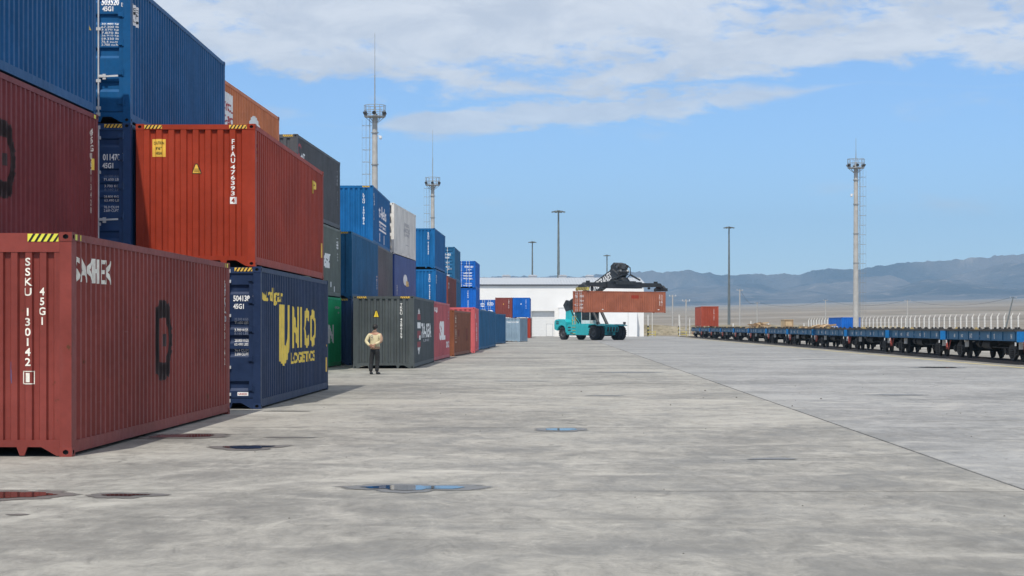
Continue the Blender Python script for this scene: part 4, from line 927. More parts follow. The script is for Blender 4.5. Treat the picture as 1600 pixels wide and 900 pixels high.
# ------------------------------------------------------------------ masts and lamp posts
M_CONCP = plain('spun_concrete', (0.40, 0.39, 0.365), 0.75, vary=0.12, scale=1.5)
M_GALV = plain('weathered_galvanised', (0.30, 0.31, 0.31), 0.6, 0.3, vary=0.15)
M_POLE = plain('lamp_post_steel', (0.16, 0.18, 0.175), 0.5, 0.4, vary=0.15, scale=1)
M_LAMP = plain('lamp_housing', (0.035, 0.037, 0.04), 0.5)
def mast(label, x, y, H, rod, side, cctv):
    """side: -1 = caged ladder on the left, 1 = on the right"""
    t = thing('floodlight_mast', label, 'mast', (x, y, -0.09), 0, 'floodlight masts with lightning rods')
    mb = MB(); mb.tube((0, 0, 0), (0, 0, H), 0.36, 0.24, n=18); part('pole', mb, M_CONCP, t)
    mb = MB()
    for zz in (H*0.45, H*0.62, H*0.79, H*0.93): mb.tube((0, 0, zz), (0, 0, zz+0.10), 0.345, n=16)
    part('clamp_band', mb, M_GALV, t)
    mb = MB(); n = 12; r0 = 1.0
    mb.lathe([(0.25, 0), (r0, 0), (r0, 0.09), (0.25, 0.09), (0.25, 0)], (0, 0, H), 2, n, smooth=False)
    for i in range(6):
        a = math.pi*i/3; mb.beam((0.24*math.cos(a), 0.24*math.sin(a), H-0.55), (0.9*math.cos(a), 0.9*math.sin(a), H-0.01), 0.05, 0.05)
    pf = part('platform', mb, M_GALV, t)
    mb = MB()
    for zz in (0.22, 0.62, 1.12):
        for i in range(n):
            a, b = 2*math.pi*i/n, 2*math.pi*(i+1)/n; mb.tube((r0*math.cos(a), r0*math.sin(a), H+zz), (r0*math.cos(b), r0*math.sin(b), H+zz), 0.026, n=5, caps=False)
    for i in range(n):
        a = 2*math.pi*i/n; mb.tube((r0*math.cos(a), r0*math.sin(a), H+0.05), (r0*math.cos(a), r0*math.sin(a), H+1.13), 0.024, n=5)
    part('railing', mb, M_GALV, t)
    for i in range(6):
        a = 2*math.pi*(i+0.5)/6; mb = MB(); c = Vector((1.02*math.cos(a), 1.02*math.sin(a), H+0.36)); d = Vector((math.cos(a), math.sin(a), -0.5)).normalized()
        mb.tube(c-d*0.16, c+d*0.12, 0.10, 0.19, n=10); mb.beam(c-d*0.1, (0.85*math.cos(a), 0.85*math.sin(a), H+0.12), 0.05, 0.05); part('floodlight', mb, M_LAMP, t)
    mb = MB(); mb.tube((0, 0, H), (0, 0, H+0.75), 0.17, 0.10, n=10); mb.tube((0, 0, H+0.75), (0, 0, H+rod*0.5), 0.055, 0.045, n=8); mb.tube((0, 0, H+rod*0.5), (0, 0, H+rod), 0.032, 0.016, n=6); part('lightning_rod', mb, M_GALV, t)
    mb = MB(); lx = side*0.48
    for dy in (-0.2, 0.2): mb.tube((lx, dy, 0.4), (lx, dy, H), 0.022, n=5)
    z = 0.5
    while z < H-0.1:
        mb.tube((lx, -0.2, z), (lx, 0.2, z), 0.013, n=4, caps=False); z += 0.33
    ld = part('ladder', mb, M_GALV, t)
    mb = MB(); z = 2.4; hoop = [(lx + side*(0.36+0.36*math.cos(a)), 0.36*math.sin(a)) for a in [math.pi*(-0.85+1.7*i/10) for i in range(11)]]
    while z < H-0.2:
        for p, q in zip(hoop, hoop[1:]): mb.tube((p[0], p[1], z), (q[0], q[1], z), 0.018, n=4, caps=False)
        mb.tube((side*0.27, 0, z), (lx, 0, z), 0.018, n=4, caps=False)
        z += 1.15
    for k in (2, 5, 8): mb.tube((hoop[k][0], hoop[k][1], 2.4), (hoop[k][0], hoop[k][1], H-0.2), 0.011, n=4, caps=False)
    part('safety_cage', mb, M_GALV, ld)
    if cctv:
        mb = MB(); c = Vector((-side*0.55, -0.15, H-cctv)); mb.beam((-side*0.25, 0, H-cctv+0.12), c+Vector((0, 0, 0.12)), 0.06, 0.06); mb.tube(c+Vector((0, 0, 0.12)), c-Vector((0, 0, 0.08)), 0.13, 0.14, n=12); mb.lathe([(0.14, 0), (0.12, -0.09), (0.05, -0.15), (0, -0.16)], tuple(c-Vector((0, 0, 0.08))), 2, 12)
        part('dome_camera', mb, plain('camera_white', (0.75, 0.75, 0.74), 0.4), t)
mast('tall concrete floodlight mast with ladder, rising behind the azure and white containers', -13.0, 182.0, 21.6, 8.0, -1, 1.9)
mast('floodlight mast farther off, rising behind the bright azure stack', -10.95, 265.0, 21.2, 7.7, -1, 0)
mast('floodlight mast standing alone by the fence beyond the wagons on the right', 41.2, 230.0, 20.7, 3.6, 1, 3.2)
def lamp_post(label, x, y, H, w):
    t = thing('lamp_post', label, 'lamp post', (x, y, -0.09), 0, 'tall yard lamp posts')
    mb = MB(); mb.tube((0, 0, 0), (0, 0, H), 0.34, 0.15, n=12); part('pole', mb, M_POLE, t)
    mb = MB(); mb.tube((0, 0, H-0.1), (0, 0, H+0.25), 0.25, n=10); mb.lathe([(w*0.62, 0), (w*0.66, 0.06), (w*0.62, 0.12), (w*0.58, 0.06), (w*0.62, 0)], (0, 0, H+0.02), 2, 16)
    for i in range(4):
        a = math.pi*i/4; mb.beam((-w*0.62*math.cos(a), -w*0.62*math.sin(a), H+0.1), (w*0.62*math.cos(a), w*0.62*math.sin(a), H+0.1), 0.08, 0.08)
    part('lamp_ring', mb, M_POLE, t)
    for i in range(8):
        a = 2*math.pi*(i+0.5)/8; c = Vector((w*0.78*math.cos(a), w*0.78*math.sin(a), H+0.0)); mb = MB()
        mb.beam(c-Vector((math.cos(a), math.sin(a), -0.1))*0.4, c+Vector((math.cos(a), math.sin(a), -0.3))*0.28, 0.42, 0.16); part('lamp_head', mb, M_POLE, t)
lamp_post('tallest lamp post standing behind the warehouse roof, left of the lift truck', 8.35, 345.0, 22.4, 1.25)
lamp_post('smaller lamp post behind the left end of the warehouse roof', 5.3, 500.0, 23.7, 1.05)
lamp_post('farthest lamp post, its head just above the lift truck boom', 28.2, 570.0, 22.8, 1.05)
lamp_post('lamp post behind the wagons, right of the red container on the train', 48.6, 430.0, 23.9, 1.25)

# ------------------------------------------------------------------ reach stacker and the container it carries
PHI = R(33)
M_TEAL = paint('turquoise_paint', (0.010, 0.40, 0.43), rust=0.1, fade=0.08, gloss=0.38, seed=31)
M_GLASS = plain('dark_cab_glass', (0.012, 0.016, 0.02), 0.12, spec=0.4)
M_CABW = plain('cab_white', (0.66, 0.66, 0.65), 0.45)
M_HYD = plain('hydraulic_chrome', (0.55, 0.56, 0.57), 0.25, 0.8)
M_BOOM = plain('boom_black', (0.020, 0.022, 0.024), 0.5, vary=0.25)
M_YEL = plain('safety_yellow', (0.50, 0.42, 0.10), 0.5, vary=0.15)
def wheel_mb(cx, cy, r, w):
    tyre, rim = MB(), MB()
    tyre.lathe([(r*0.55, -w*0.40), (r*0.62, -w*0.5), (r*0.9, -w*0.5), (r*0.985, -w*0.40), (r, -w*0.2), (r, w*0.2), (r*0.985, w*0.40), (r*0.9, w*0.5), (r*0.62, w*0.5), (r*0.55, w*0.40)], (cx, cy, r), 0, 28)
    for i in range(22):
        for s in (-1, 1):
            a = 2*math.pi*(i+(0.25 if s > 0 else 0))/22; ca, sa = math.cos(a), math.sin(a); cb, sb = math.cos(a+0.12), math.sin(a+0.12)
            tyre.beam((cx+s*w*0.48, cy+r*0.985*ca, r+r*0.985*sa), (cx+s*w*0.06, cy+r*1.0*cb, r+r*1.0*sb), r*0.11, 0.05, up=(0, ca, sa))
    for s in (-1, 1):
        rim.lathe([(r*0.56, s*w*0.44), (r*0.50, s*w*0.30), (r*0.30, s*w*0.16), (r*0.26, s*w*0.34), (0, s*w*0.36)], (cx, cy, r), 0, 20)
        for i in range(8):
            a = 2*math.pi*i/8; rim.tube((cx+s*w*0.16, cy+r*0.4*math.cos(a), r+r*0.4*math.sin(a)), (cx+s*w*0.27, cy+r*0.4*math.cos(a), r+r*0.4*math.sin(a)), 0.035, n=6)
    return tyre, rim
def build_stacker():
    F = Vector((math.sin(PHI), -math.cos(PHI), 0)); front = Vector((11.75, 235.9, 0)); o = front - F*7.5
    t = thing('reach_stacker', 'turquoise reach stacker with black boom lifting a terracotta container', 'lift truck', tuple(o), -(math.pi-PHI))
    def P(n, mb, m, par=t): return part(n, mb, m, par)
    def wheel(cx, cy, r, w):
        ty, rm = wheel_mb(cx, cy, r, w); wo = P('wheel', ty, M_RUBBER); P('rim', rm, plain('rim_dark', (0.05, 0.05, 0.05), 0.5), wo)
    for s in (-1, 1):
        wheel(s*1.32, 7.5, 0.90, 0.56); wheel(s*1.96, 7.5, 0.90, 0.56); wheel(s*1.30, 0.0, 0.84, 0.55)
    mb = MB()
    mb.box((-0.78, 0.3, 0.62), (0.78, 8.0, 1.55))
    for s in (-1, 1):
        mb.prism([(0.95, 0.68), (5.6, 0.60), (6.2, 1.35), (6.5, 1.95), (5.0, 2.02), (2.5, 1.95), (1.2, 1.9), (0.95, 1.5)], 0, s*0.785, s*1.62)
    P('chassis', mb, M_TEAL)
    mb = MB(); mb.box((-1.60, 1.0, 0.54), (1.60, 5.5, 0.615)); P('belly_plate', mb, M_BOOM)
    # counterweight with rounded back and arches over the rear wheels
    mb = MB()
    for s in (-1, 1):
        mb.prism([(-1.55, 1.30), (-1.62, 1.75), (-1.58, 2.25), (-1.35, 2.52), (-0.6, 2.60), (0.7, 2.52), (1.05, 2.2), (1.1, 0.9), (0.92, 0.9), (0.80, 1.45), (0.5, 1.75), (0, 1.86), (-0.5, 1.75), (-0.85, 1.45), (-1.0, 1.15)], 0, s*0.70, s*1.72)
    mb.prism([(-1.75, 0.85), (-1.80, 1.75), (-1.70, 2.35), (-1.4, 2.56), (0.2, 2.56), (0.2, 0.7), (-1.4, 0.7)], 0, -0.695, 0.695)
    cw = P('counterweight', mb, M_TEAL)
    for s in (-1, 1):
        for yy, zz in ((-0.9, 2.25), (-0.9, 2.02), (1.6, 1.55), (2.1, 0.85), (1.6, 1.2)):
            mb = MB(); mb.box((s*1.70 if yy < 0 else s*1.60, yy-0.3, zz-0.07), (s*1.735 if yy < 0 else s*1.64, yy+0.3, zz+0.07)); P('vent_slot', mb, M_BOOM, cw)
    # boom tower plates
    for s in (-1, 1):
        mb = MB(); mb.prism([(-0.45, 2.45), (-0.40, 3.55), (0.75, 3.75), (1.25, 3.1), (2.6, 1.96), (1.12, 1.92), (1.12, 2.45)], 0, s*0.58, s*0.80); P('boom_tower', mb, M_TEAL)
        mb = MB(); mb.beam((s*0.815, 0.30, 4.5), (s*0.815, 1.15, 3.2), 0.03, 0.18); mb.beam((s*0.815, 1.15, 3.2), (s*0.815, 2.5, 2.1), 0.03, 0.18); P('hose_run', mb, M_RUBBER)
    for s in (-1, 1):
        mb = MB(); mb.prism([(-0.95, 4.35), (-0.35, 5.0), (0.5, 4.8), (0.7, 3.76), (-0.38, 3.56)], 0, s*0.50, s*0.83); P('boom_bracket', mb, M_BOOM)
    mb = MB(); mb.tube((-0.9, -0.1, 4.55), (0.9, -0.1, 4.55), 0.22, n=14); P('boom_pin', mb, M_BOOM)
    # boom: outer section, inner section, head
    b0 = Vector((0, -1.0, 3.95)); d = Vector((0, 10.5+1.0, 8.62-3.95)); L = d.length; d.normalize(); up = Vector((0, -d.z, d.y))
    mb = MB(); mb.beam(b0, b0+d*(L*0.885), 0.86, 1.15, h1=1.30); mb.beam(b0-d*0.25, b0, 0.6, 0.8); bo = P('boom', mb, M_BOOM)
    mb = MB(); mb.beam(b0+d*(L*0.86), b0+d*(L*0.885), 1.02, 1.36)
    for k in (0.2, 0.5): mb.beam(b0+d*(L*k), b0+d*(L*k+0.14), 0.92, 1.24)
    P('boom_collar', mb, M_BOOM, bo)
    def on_boom(u, v, dd):
        p = b0 + d*u + up*v; return (0.436, p.y, p.z)
    ln = print_on('lettering', fit(text2d('KONECRANES', 0.02), 5.7, 10.55, -0.48, 0.50), on_boom, None, 0, M_WHITE, bo)
    mb = MB(); mb.beam(b0+d*(L*0.80), b0+d*(L*0.985), 0.66, 0.86); P('inner_boom', mb, M_BOOM)
    hp = b0+d*(L*0.985)
    mb = MB(); mb.prism([(9.7, 8.1), (9.75, 9.05), (10.4, 9.45), (11.2, 9.30), (11.55, 8.75), (11.45, 7.9), (11.0, 7.45), (10.1, 7.45)], 0, -0.62, 0.62); hd = P('boom_head', mb, M_BOOM); hd.location = (0.2, -0.5, 0)
    mb = MB()
    for yy, zz, rr in ((11.3, 8.95, 0.22), (11.45, 8.35, 0.18), (10.8, 9.2, 0.16)):
        mb.tube((-0.8, yy, zz), (0.8, yy, zz), rr, n=10)
    mb.tube((0.68, 10.3, 8.6), (0.68, 11.5, 8.0), 0.10, n=8); mb.tube((-0.68, 10.3, 8.6), (-0.68, 11.5, 8.0), 0.10, n=8); mb.cbox((0.2, 11.62, 8.9), (0.5, 0.3, 0.5)); P('damper_cylinder', mb, plain('greased_metal', (0.10, 0.10, 0.10), 0.35, 0.6), hd)
    for s in (-1, 1):
        mb = MB(); pts = [(s*0.45, 11.4, 9.2), (s*0.75, 11.9, 8.8), (s*0.8, 11.9, 8.0), (s*0.6, 11.3, 7.4)]
        for p, q in zip(pts, pts[1:]): mb.tube(p, q, 0.055, n=6)
        P('hydraulic_hose', mb, M_RUBBER, hd)
        mb = MB(); mb.cbox((s*0.55, 11.66, 8.45), (0.20, 0.10, 0.20)); P('work_light', mb, plain('work_light_glass', (0.7, 0.7, 0.68), 0.2), hd)
    mb = MB(); mb.tube((0, 10.5, 7.62), (0, 10.5, 7.05), 0.55, 0.7, n=20); P('rotator', mb, M_BOOM)
    # spreader
    mb = MB(); mb.box((-2.6, 9.95, 6.30), (2.6, 11.05, 7.08)); mb.box((-1.5, 9.7, 6.75), (1.5, 11.3, 7.18)); mb.prism([(-0.9, 7.2), (0.9, 7.2), (0.5, 7.62), (-0.5, 7.62)], 1, 10.0, 10.9)
    sp = P('spreader_beam', mb, M_BOOM)
    mb = MB(); mb.beam((-2.2, 11.2, 7.3), (-0.6, 11.35, 7.95), 0.16, 0.16); mb.beam((2.2, 11.2, 7.3), (0.6, 11.35, 7.95), 0.16, 0.16); P('damper_arm', mb, M_BOOM, sp)
    for s in (-1, 1):
        mb = MB(); mb.prism([(s*1.5, 6.42), (s*1.5, 6.98), (s*5.55, 6.98), (s*5.85, 6.72), (s*5.98, 6.30), (s*5.70, 6.30), (s*5.4, 6.52)], 1, 10.12, 10.88); mb.cbox((s*5.1, 10.5, 7.06), (0.25, 0.5, 0.25)); mb.cbox((s*4.3, 10.2, 6.35), (0.25, 0.2, 0.25)); arm = P('spreader_arm', mb, M_BOOM, t)
        yel = s > 0
        mb = MB(); mb.box((s*5.72, 9.32, 6.00), (s*6.07, 11.68, 6.36)); eb = P('end_beam', mb, M_YEL if yel else M_BOOM, t)
        if yel: eb['label'] = 'yellow end beam of the spreader'
        mb = MB(); mb.prism([(9.55, 6.365), (11.45, 6.365), (10.9, 6.72), (10.1, 6.72)], 0, s*5.70, s*6.02); P('end_cover', mb, M_BOOM, eb)
        if yel:
            n = 7; ps = [[(9.36+i*0.33, 6.02), (9.50+i*0.33, 6.02), (9.66+i*0.33, 6.34), (9.52+i*0.33, 6.34)] for i in range(n)]
            print_on('black_bar', poly2d(*ps), lambda u, v, dd: (6.076, u, v), None, 0, M_BLACK, eb)
        for yy in (9.37, 11.63):
            mb = MB(); mb.box((s*5.80, yy-0.04, 5.94), (s*6.0, yy+0.04, 6.0)); P('twistlock', mb, M_HYD, eb)
    # lift cylinders
    for s in (-1, 1):
        mb = MB(); mb.tube((s*0.62, 6.7, 1.75), (s*0.62, 5.0, 3.9), 0.19, n=12); cy = P('lift_cylinder', mb, M_BOOM)
        mb = MB(); mb.tube((s*0.62, 5.0, 3.9), (s*0.52, 3.7, 5.55), 0.12, n=10); P('piston_rod', mb, M_HYD, cy)
    # cab
    mb = MB(); x0, x1, y0, y1, z0, z1 = -0.72, 0.72, 2.9, 4.75, 1.96, 3.75
    mb.box((x0, y0, z0), (x1, y1, z0+0.48)); mb.box((x0-0.05, y0-0.05, z1-0.16), (x1+0.05, y1+0.1, z1))
    for xx in (x0, x1-0.06):
        for yy in (y0, y1-0.06): mb.box((xx, yy, z0+0.485), (xx+0.06, yy+0.06, z1-0.165))
    cb = P('cab', mb, M_CABW)
    for nm, a, b in (('windscreen', (x0+0.062, y1-0.055, z0+0.49), (x1-0.062, y1-0.04, z1-0.17)), ('rear_window', (x0+0.062, y0+0.04, z0+0.49), (x1-0.062, y0+0.055, z1-0.17)), ('side_window', (x1-0.055, y0+0.062, z0+0.49), (x1-0.04, y1-0.062, z1-0.17)), ('side_window', (x0+0.04, y0+0.062, z0+0.49), (x0+0.055, y1-0.062, z1-0.17))):
        mb = MB(); mb.box(a, b); P(nm, mb, M_GLASS, cb)
    mb = MB(); mb.cbox((0, 3.6, 2.75), (0.5, 0.5, 0.6)); mb.cbox((0, 3.35, 3.0), (0.45, 0.15, 0.8)); P('seat', mb, M_RUBBER, cb)
    # front axle, fenders and frame nose
    mb = MB(); mb.tube((-1.1, 7.5, 0.9), (1.1, 7.5, 0.9), 0.34, n=14); mb.cbox((0, 7.55, 0.85), (0.8, 0.9, 0.75)); P('front_axle', mb, plain('axle_dark', (0.03, 0.035, 0.035), 0.6))
    mb = MB(); mb.prism([(6.6, 1.2), (6.6, 1.92), (8.25, 1.86), (8.45, 1.5), (8.3, 1.0), (7.4, 1.3)], 0, -0.98, 0.98); nose = P('frame_nose', mb, M_TEAL)
    for k in range(4):
        mb = MB(); mb.box((-0.8+k*0.44, 8.30, 1.05), (-0.62+k*0.44, 8.52, 1.6)); P('tow_bracket', mb, plain('axle_dark', (0.03, 0.035, 0.035), 0.6), nose)
    for s in (-1, 1):
        mb = MB(); mb.prism([(6.45, 1.55), (6.7, 1.93), (8.0, 1.96), (8.5, 1.80), (8.5, 1.74), (8.0, 1.90), (6.72, 1.87), (6.5, 1.52)], 0, s*1.0, s*2.28); P('fender', mb, M_TEAL)
        mb = MB(); mb.cbox((s*2.05, 8.2, 2.1), (0.28, 0.2, 0.24)); mb.beam((s*2.05, 8.2, 1.9), (s*2.05, 8.2, 2.0), 0.06, 0.06, up=(0, 1, 0)); P('headlight', mb, plain('axle_dark', (0.03, 0.035, 0.035), 0.6))
        mb = MB(); ys = (2.2, 2.95)
        for yy in ys: mb.tube((s*1.58, yy, 0.9), (s*1.58, yy, 2.95), 0.035, n=6)
        for zz in (1.95, 2.45, 2.93): mb.tube((s*1.58, ys[0], zz), (s*1.58, ys[1], zz), 0.03, n=6)
        for k in range(3): mb.box((s*1.45, ys[0], 0.75+k*0.4), (s*1.68, ys[1], 0.80+k*0.4))
        P('handrail', mb, M_YEL)
    mb = MB(); mb.tube((0.9, 1.7, 1.95), (0.9, 1.7, 3.2), 0.09, n=10); P('exhaust_pipe', mb, M_HYD)
    # the carried container
    K = container('terracotta container hanging from the reach stacker, door end to the left', (8.64, 229.0), math.cos(PHI)*12.192, z=3.34, H=2.591, end='door', m=C_TERRA, rec=[(2.2, 0.16), (1.7, 0.16), (1.2, 0.16), (0.7, 0.16)], name='shipping_container', group='containers stacked along the yard')
    K.side(poly2d(rect(6.95, 8.1, 1.72, 2.12)), C_RUST, 'repainted_patch'); K.side(T('CAI', 8.3, 8.6, 1.8, 2.0), C_RUST)
    K.side(TV('TCKU 3412', 11.2, 11.4, 0.9, 2.2), M_WHITE); K.side(TV('22G1', 11.55, 11.7, 0.8, 2.2), M_WHITE); each(K.side, [rect(11.0, 11.25, 0.34, 0.42), rect(2.6, 2.8, 0.34, 0.42)], M_WHITE, 'sticker')
    for v0, v1, u0, u1 in ((1.75, 2.1, 0.5, 0.95), (1.3, 1.5, 1.5, 2.2), (0.45, 0.7, 1.5, 2.1), (1.8, 2.1, 1.5, 2.2), (0.9, 1.05, 1.5, 2.1)): K.door(T('TCK 41', u0, u1, v0, v1, 0.02), M_WHITE)
build_stacker()

# ------------------------------------------------------------------ flat wagons on the siding
M_WAGON = paint('wagon_blue_paint', (0.008, 0.150, 0.40), rust=0.3, fade=0.35, seed=41)
M_SILL = paint('grimy_shaded_wagon_blue', (0.045, 0.165, 0.30), rust=0.45, fade=0.5, seed=42)  # side sills: grime and shade in the colour, unlike the sunlit end beams
M_BOGIE = plain('bogie_black', (0.020, 0.019, 0.018), 0.75, vary=0.4)
M_DECK = plain('wagon_deck', (0.055, 0.052, 0.048), 0.85, vary=0.35)
M_TREAD = plain('wheel_tread_steel', (0.45, 0.44, 0.42), 0.35, 0.6)
def build_train():
    GU = 'empty blue flat wagons on the siding'
    t = thing('flat_wagon', 'blue flat wagon of the long empty train on the right', 'wagon', (0, 0, 0), -THETA, GU)
    def P(n, mb, m, par=t): return part(n, mb, m, par)
    hl = 7.75
    mb = MB()
    mb.box((-1.46, -hl+0.05, 1.442), (1.46, hl-0.05, 1.485))
    rg = random.Random(5)
    y = -hl+0.06
    while y < hl-0.4:
        mb.box((-1.465, y, 1.486), (1.465, y+0.28, 1.505+rg.uniform(0, 0.012))); y += 0.30
    P('deck', mb, M_DECK)
    for s in (-1, 1):
        mb = MB(); x = s*1.32
        mb.box((x, -hl+0.08, 1.03), (x+s*0.015, hl-0.08, 1.42)); mb.box((x-s*0.06, -hl+0.08, 1.42), (x+s*0.08, hl-0.08, 1.44)); mb.box((x-s*0.06, -hl+0.08, 1.01), (x+s*0.08, hl-0.08, 1.03))
        sill = P('side_sill', mb, M_SILL)
        for k in range(7):
            yy = -7.2+k*2.4; mb = MB()
            mb.box((x+s*0.016, yy-0.05, 1.031), (x+s*0.06, yy+0.05, 1.419)); P('stake_pocket', mb, M_SILL, sill)
        for k, (yy, tx, hh) in enumerate(((5.9, '4508', 0.12), (4.2, '94501327', 0.10), (2.2, '54 KT3', 0.15), (0.2, '13.4 M', 0.08), (-1.6, 'TARA 22', 0.10), (-3.0, '92', 0.16), (-6.3, '941', 0.16))):
            print_on('lettering', T(tx, 0, hh*0.62*len(tx), 1.2-hh*0.7, 1.2+hh*0.8, 0.03), (lambda u, v, dd, yy=yy: (x+s*0.0165+s*0.003, yy+s*u, v)), None, 0, M_WHITE, sill, 0.003)
    for s in (-1, 1):
        mb = MB(); mb.box((-1.40, s*(hl-0.075), 0.97), (1.40, s*hl, 1.438)); mb.box((-0.35, s*hl, 1.0), (0.35, s*(hl+0.05), 1.3)); eb = P('end_beam', mb, M_WAGON)
        mb = MB(); mb.beam((0, s*hl, 1.04), (0, s*(hl+0.62), 1.04), 0.24, 0.26); mb.cbox((0.05, s*(hl+0.55), 1.04), (0.36, 0.30, 0.34)); P('coupler', mb, M_BOGIE)
        mb = MB(); pts = [(-1.1, s*(hl+0.06), 1.0), (-1.12, s*(hl+0.22), 0.72), (-1.15, s*(hl+0.42), 0.48), (-1.17, s*(hl+0.58), 0.62), (-1.18, s*(hl+0.62), 0.85)]
        for p, q in zip(pts, pts[1:]): mb.tube(p, q, 0.028, n=6)
        P('brake_hose', mb, plain('faded_red_hose', (0.36, 0.06, 0.04), 0.6))
        mb = MB(); mb.box((-1.405, s*(hl-0.4), 0.80), (-1.395, s*(hl-0.15), 0.96)); P('marker_plate', mb, M_WHITE)
    mb = MB(); mb.prism([(-hl+0.1, 1.40), (hl-0.1, 1.40), (hl-0.1, 1.05), (4.0, 1.05), (2.4, 0.66), (-2.4, 0.66), (-4.0, 1.05), (-hl+0.1, 1.05)], 0, -0.28, 0.28); P('centre_sill', mb, M_BOGIE)
    mb = MB()
    for k in range(9): mb.box((-1.32, -6.4+k*1.6-0.05, 1.18), (1.32, -6.4+k*1.6+0.05, 1.43))
    P('cross_bearer', mb, M_BOGIE)
    mb = MB(); mb.tube((-0.85, -0.9, 0.80), (-0.85, 0.7, 0.80), 0.22, n=12); mb.cbox((-0.85, -0.4, 1.05), (0.12, 0.1, 0.3)); mb.cbox((-0.85, 0.4, 1.05), (0.12, 0.1, 0.3)); P('air_tank', mb, M_BOGIE)
    mb = MB(); mb.tube((-0.75, 1.9, 0.82), (-0.75, 2.45, 0.82), 0.19, n=12); mb.tube((-0.75, 2.45, 0.82), (-0.75, 3.3, 0.82), 0.05, n=8); mb.cbox((-0.75, 2.2, 1.0), (0.2, 0.3, 0.3)); P('brake_cylinder', mb, M_BOGIE)
    mb = MB(); mb.beam((-1.0, -2.0, 0.72), (0.4, -2.0, 0.72), 0.06, 0.08); mb.tube((-0.9, -5.0, 0.66), (-0.9, 1.5, 0.70), 0.03, n=6); P('brake_rod', mb, M_BOGIE)
    for s in (-1, 1):
        cy = s*5.6
        mb = MB(); mb.box((-1.0, cy-0.22, 0.42), (1.0, cy+0.22, 0.84)); mb.tube((0, cy, 0.84), (0, cy, 1.06), 0.25, n=12); bg = P('bogie', mb, M_BOGIE)
        for sx in (-1, 1):
            mb = MB(); x = sx*1.02
            mb.prism([(cy-1.22, 0.36), (cy-1.22, 0.62), (cy-0.75, 0.66), (cy-0.35, 0.84), (cy+0.35, 0.84), (cy+0.75, 0.66), (cy+1.22, 0.62), (cy+1.22, 0.36), (cy+0.75, 0.40), (cy+0.35, 0.20), (cy-0.35, 0.20), (cy-0.75, 0.40)], 0, x-0.08, x+0.08)
            P('side_frame', mb, M_BOGIE, bg)
            mb = MB()
            for k in (-0.18, 0.0, 0.18):
                for zz in range(5): mb.tube((x+sx*0.06, cy+k, 0.27+zz*0.085), (x+sx*0.06, cy+k, 0.31+zz*0.085), 0.085, n=8)
            P('coil_spring', mb, M_BOGIE, bg)
            for dy in (-0.925, 0.925):
                mb = MB(); r = 0.475; x0 = sx*0.735
                mb.lathe([(0.09, sx*0.07), (0.36, sx*0.03), (r*0.88, sx*0.065), (r, sx*0.065), (r+0.012, -sx*0.03), (r+0.035, -sx*0.06), (r*0.85, -sx*0.07), (0.36, -sx*0.02), (0.09, -sx*0.07)], (sx*0.80, cy+dy, 0.475+0.075), 0, 26); P('wheel', mb, M_BOGIE, bg)
                mb = MB(); mb.tube((sx*1.0, cy+dy, 0.55), (sx*1.20, cy+dy, 0.55), 0.15, 0.13, n=12); mb.cbox((sx*1.03, cy+dy, 0.55), (0.2, 0.36, 0.34)); P('axle_box', mb, M_BOGIE, bg)
            mb = MB(); mb.box((x-0.09, cy-1.31, 0.64), (x+0.10, cy-1.27, 0.96)); P('tread_gleam_plate', mb, M_WHITE, bg)  # added white plate, stands in for sun gleaming on the wheel treads
            mb = MB(); mb.cbox((sx*0.8, cy-0.40, 0.55), (0.09, 0.06, 0.34)); mb.cbox((sx*0.8, cy+0.40, 0.55), (0.09, 0.06, 0.34)); P('brake_shoe', mb, M_BOGIE, bg)
        for dy in (-0.925, 0.925):
            mb = MB(); mb.tube((-1.05, cy+dy, 0.55), (1.05, cy+dy, 0.55), 0.085, n=10); P('axle', mb, M_BOGIE, bg)
    for k in range(8):
        for sx in (-1, 1):
            yy = -7.0+k*2.0; mb = MB(); mb.box((sx*1.16, yy-0.09, 1.52), (sx*1.38, yy+0.09, 1.56)); mb.box((sx*1.22, yy-0.05, 1.56), (sx*1.32, yy+0.05, 1.63)); P('twistlock', mb, plain('twistlock_ochre', (0.36, 0.27, 0.10), 0.6) if k == 4 else M_BOGIE)
    wag = [t]; vs = [76.0+16.8*k for k in range(13)]
    for k in range(12): wag.append(copy_tree(t))
    for w, v in zip(wag, vs): w.location = yard(21.8, v, 0.012)
    ordn = 'first second third fourth fifth sixth seventh eighth ninth tenth eleventh twelfth thirteenth'.split()
    for k, w in enumerate(wag): w['label'] = '%s empty blue flat wagon counted from the right frame edge' % ordn[k]
    wag[0]['label'] = 'nearest blue flat wagon, cut by the right frame edge'
    wag[-1]['label'] = 'far end wagon of the blue train, carrying the red container'
    wag[6]['label'] = 'blue flat wagon under the tan wooden crate'
    wag[7]['label'] = 'blue flat wagon strewn with loose timber, behind the tan crate'
    wag[3]['label'] = 'blue flat wagon with a pile of loose timber, in front of the blue container'
    return vs
WV = build_train()
X1 = container('orange-red container riding the far end of the blue wagon train', (29.15, 270.9), 0.27, z=1.62, m=paint('orange_red_paint', (0.36, 0.065, 0.030), rust=0.2, fade=0.15, seed=44), group='containers stacked along the yard')
X1.end(TV('TCLU 4421', 1.72, 1.85, 0.9, 2.5), M_WHITE)
B9 = container('bright blue container on the gravel beyond the wagons, beside the mast', (44.5, 245.0), 0.35, z=-0.045, m=C_ROYAL, group='containers stacked along the yard')
B9.left(T('RUS', 3.0, 9.0, 1.1, 1.75, 0.05), M_WHITE); B9.left(T('CON', 3.0, 9.0, 0.35, 0.95, 0.05), M_WHITE)
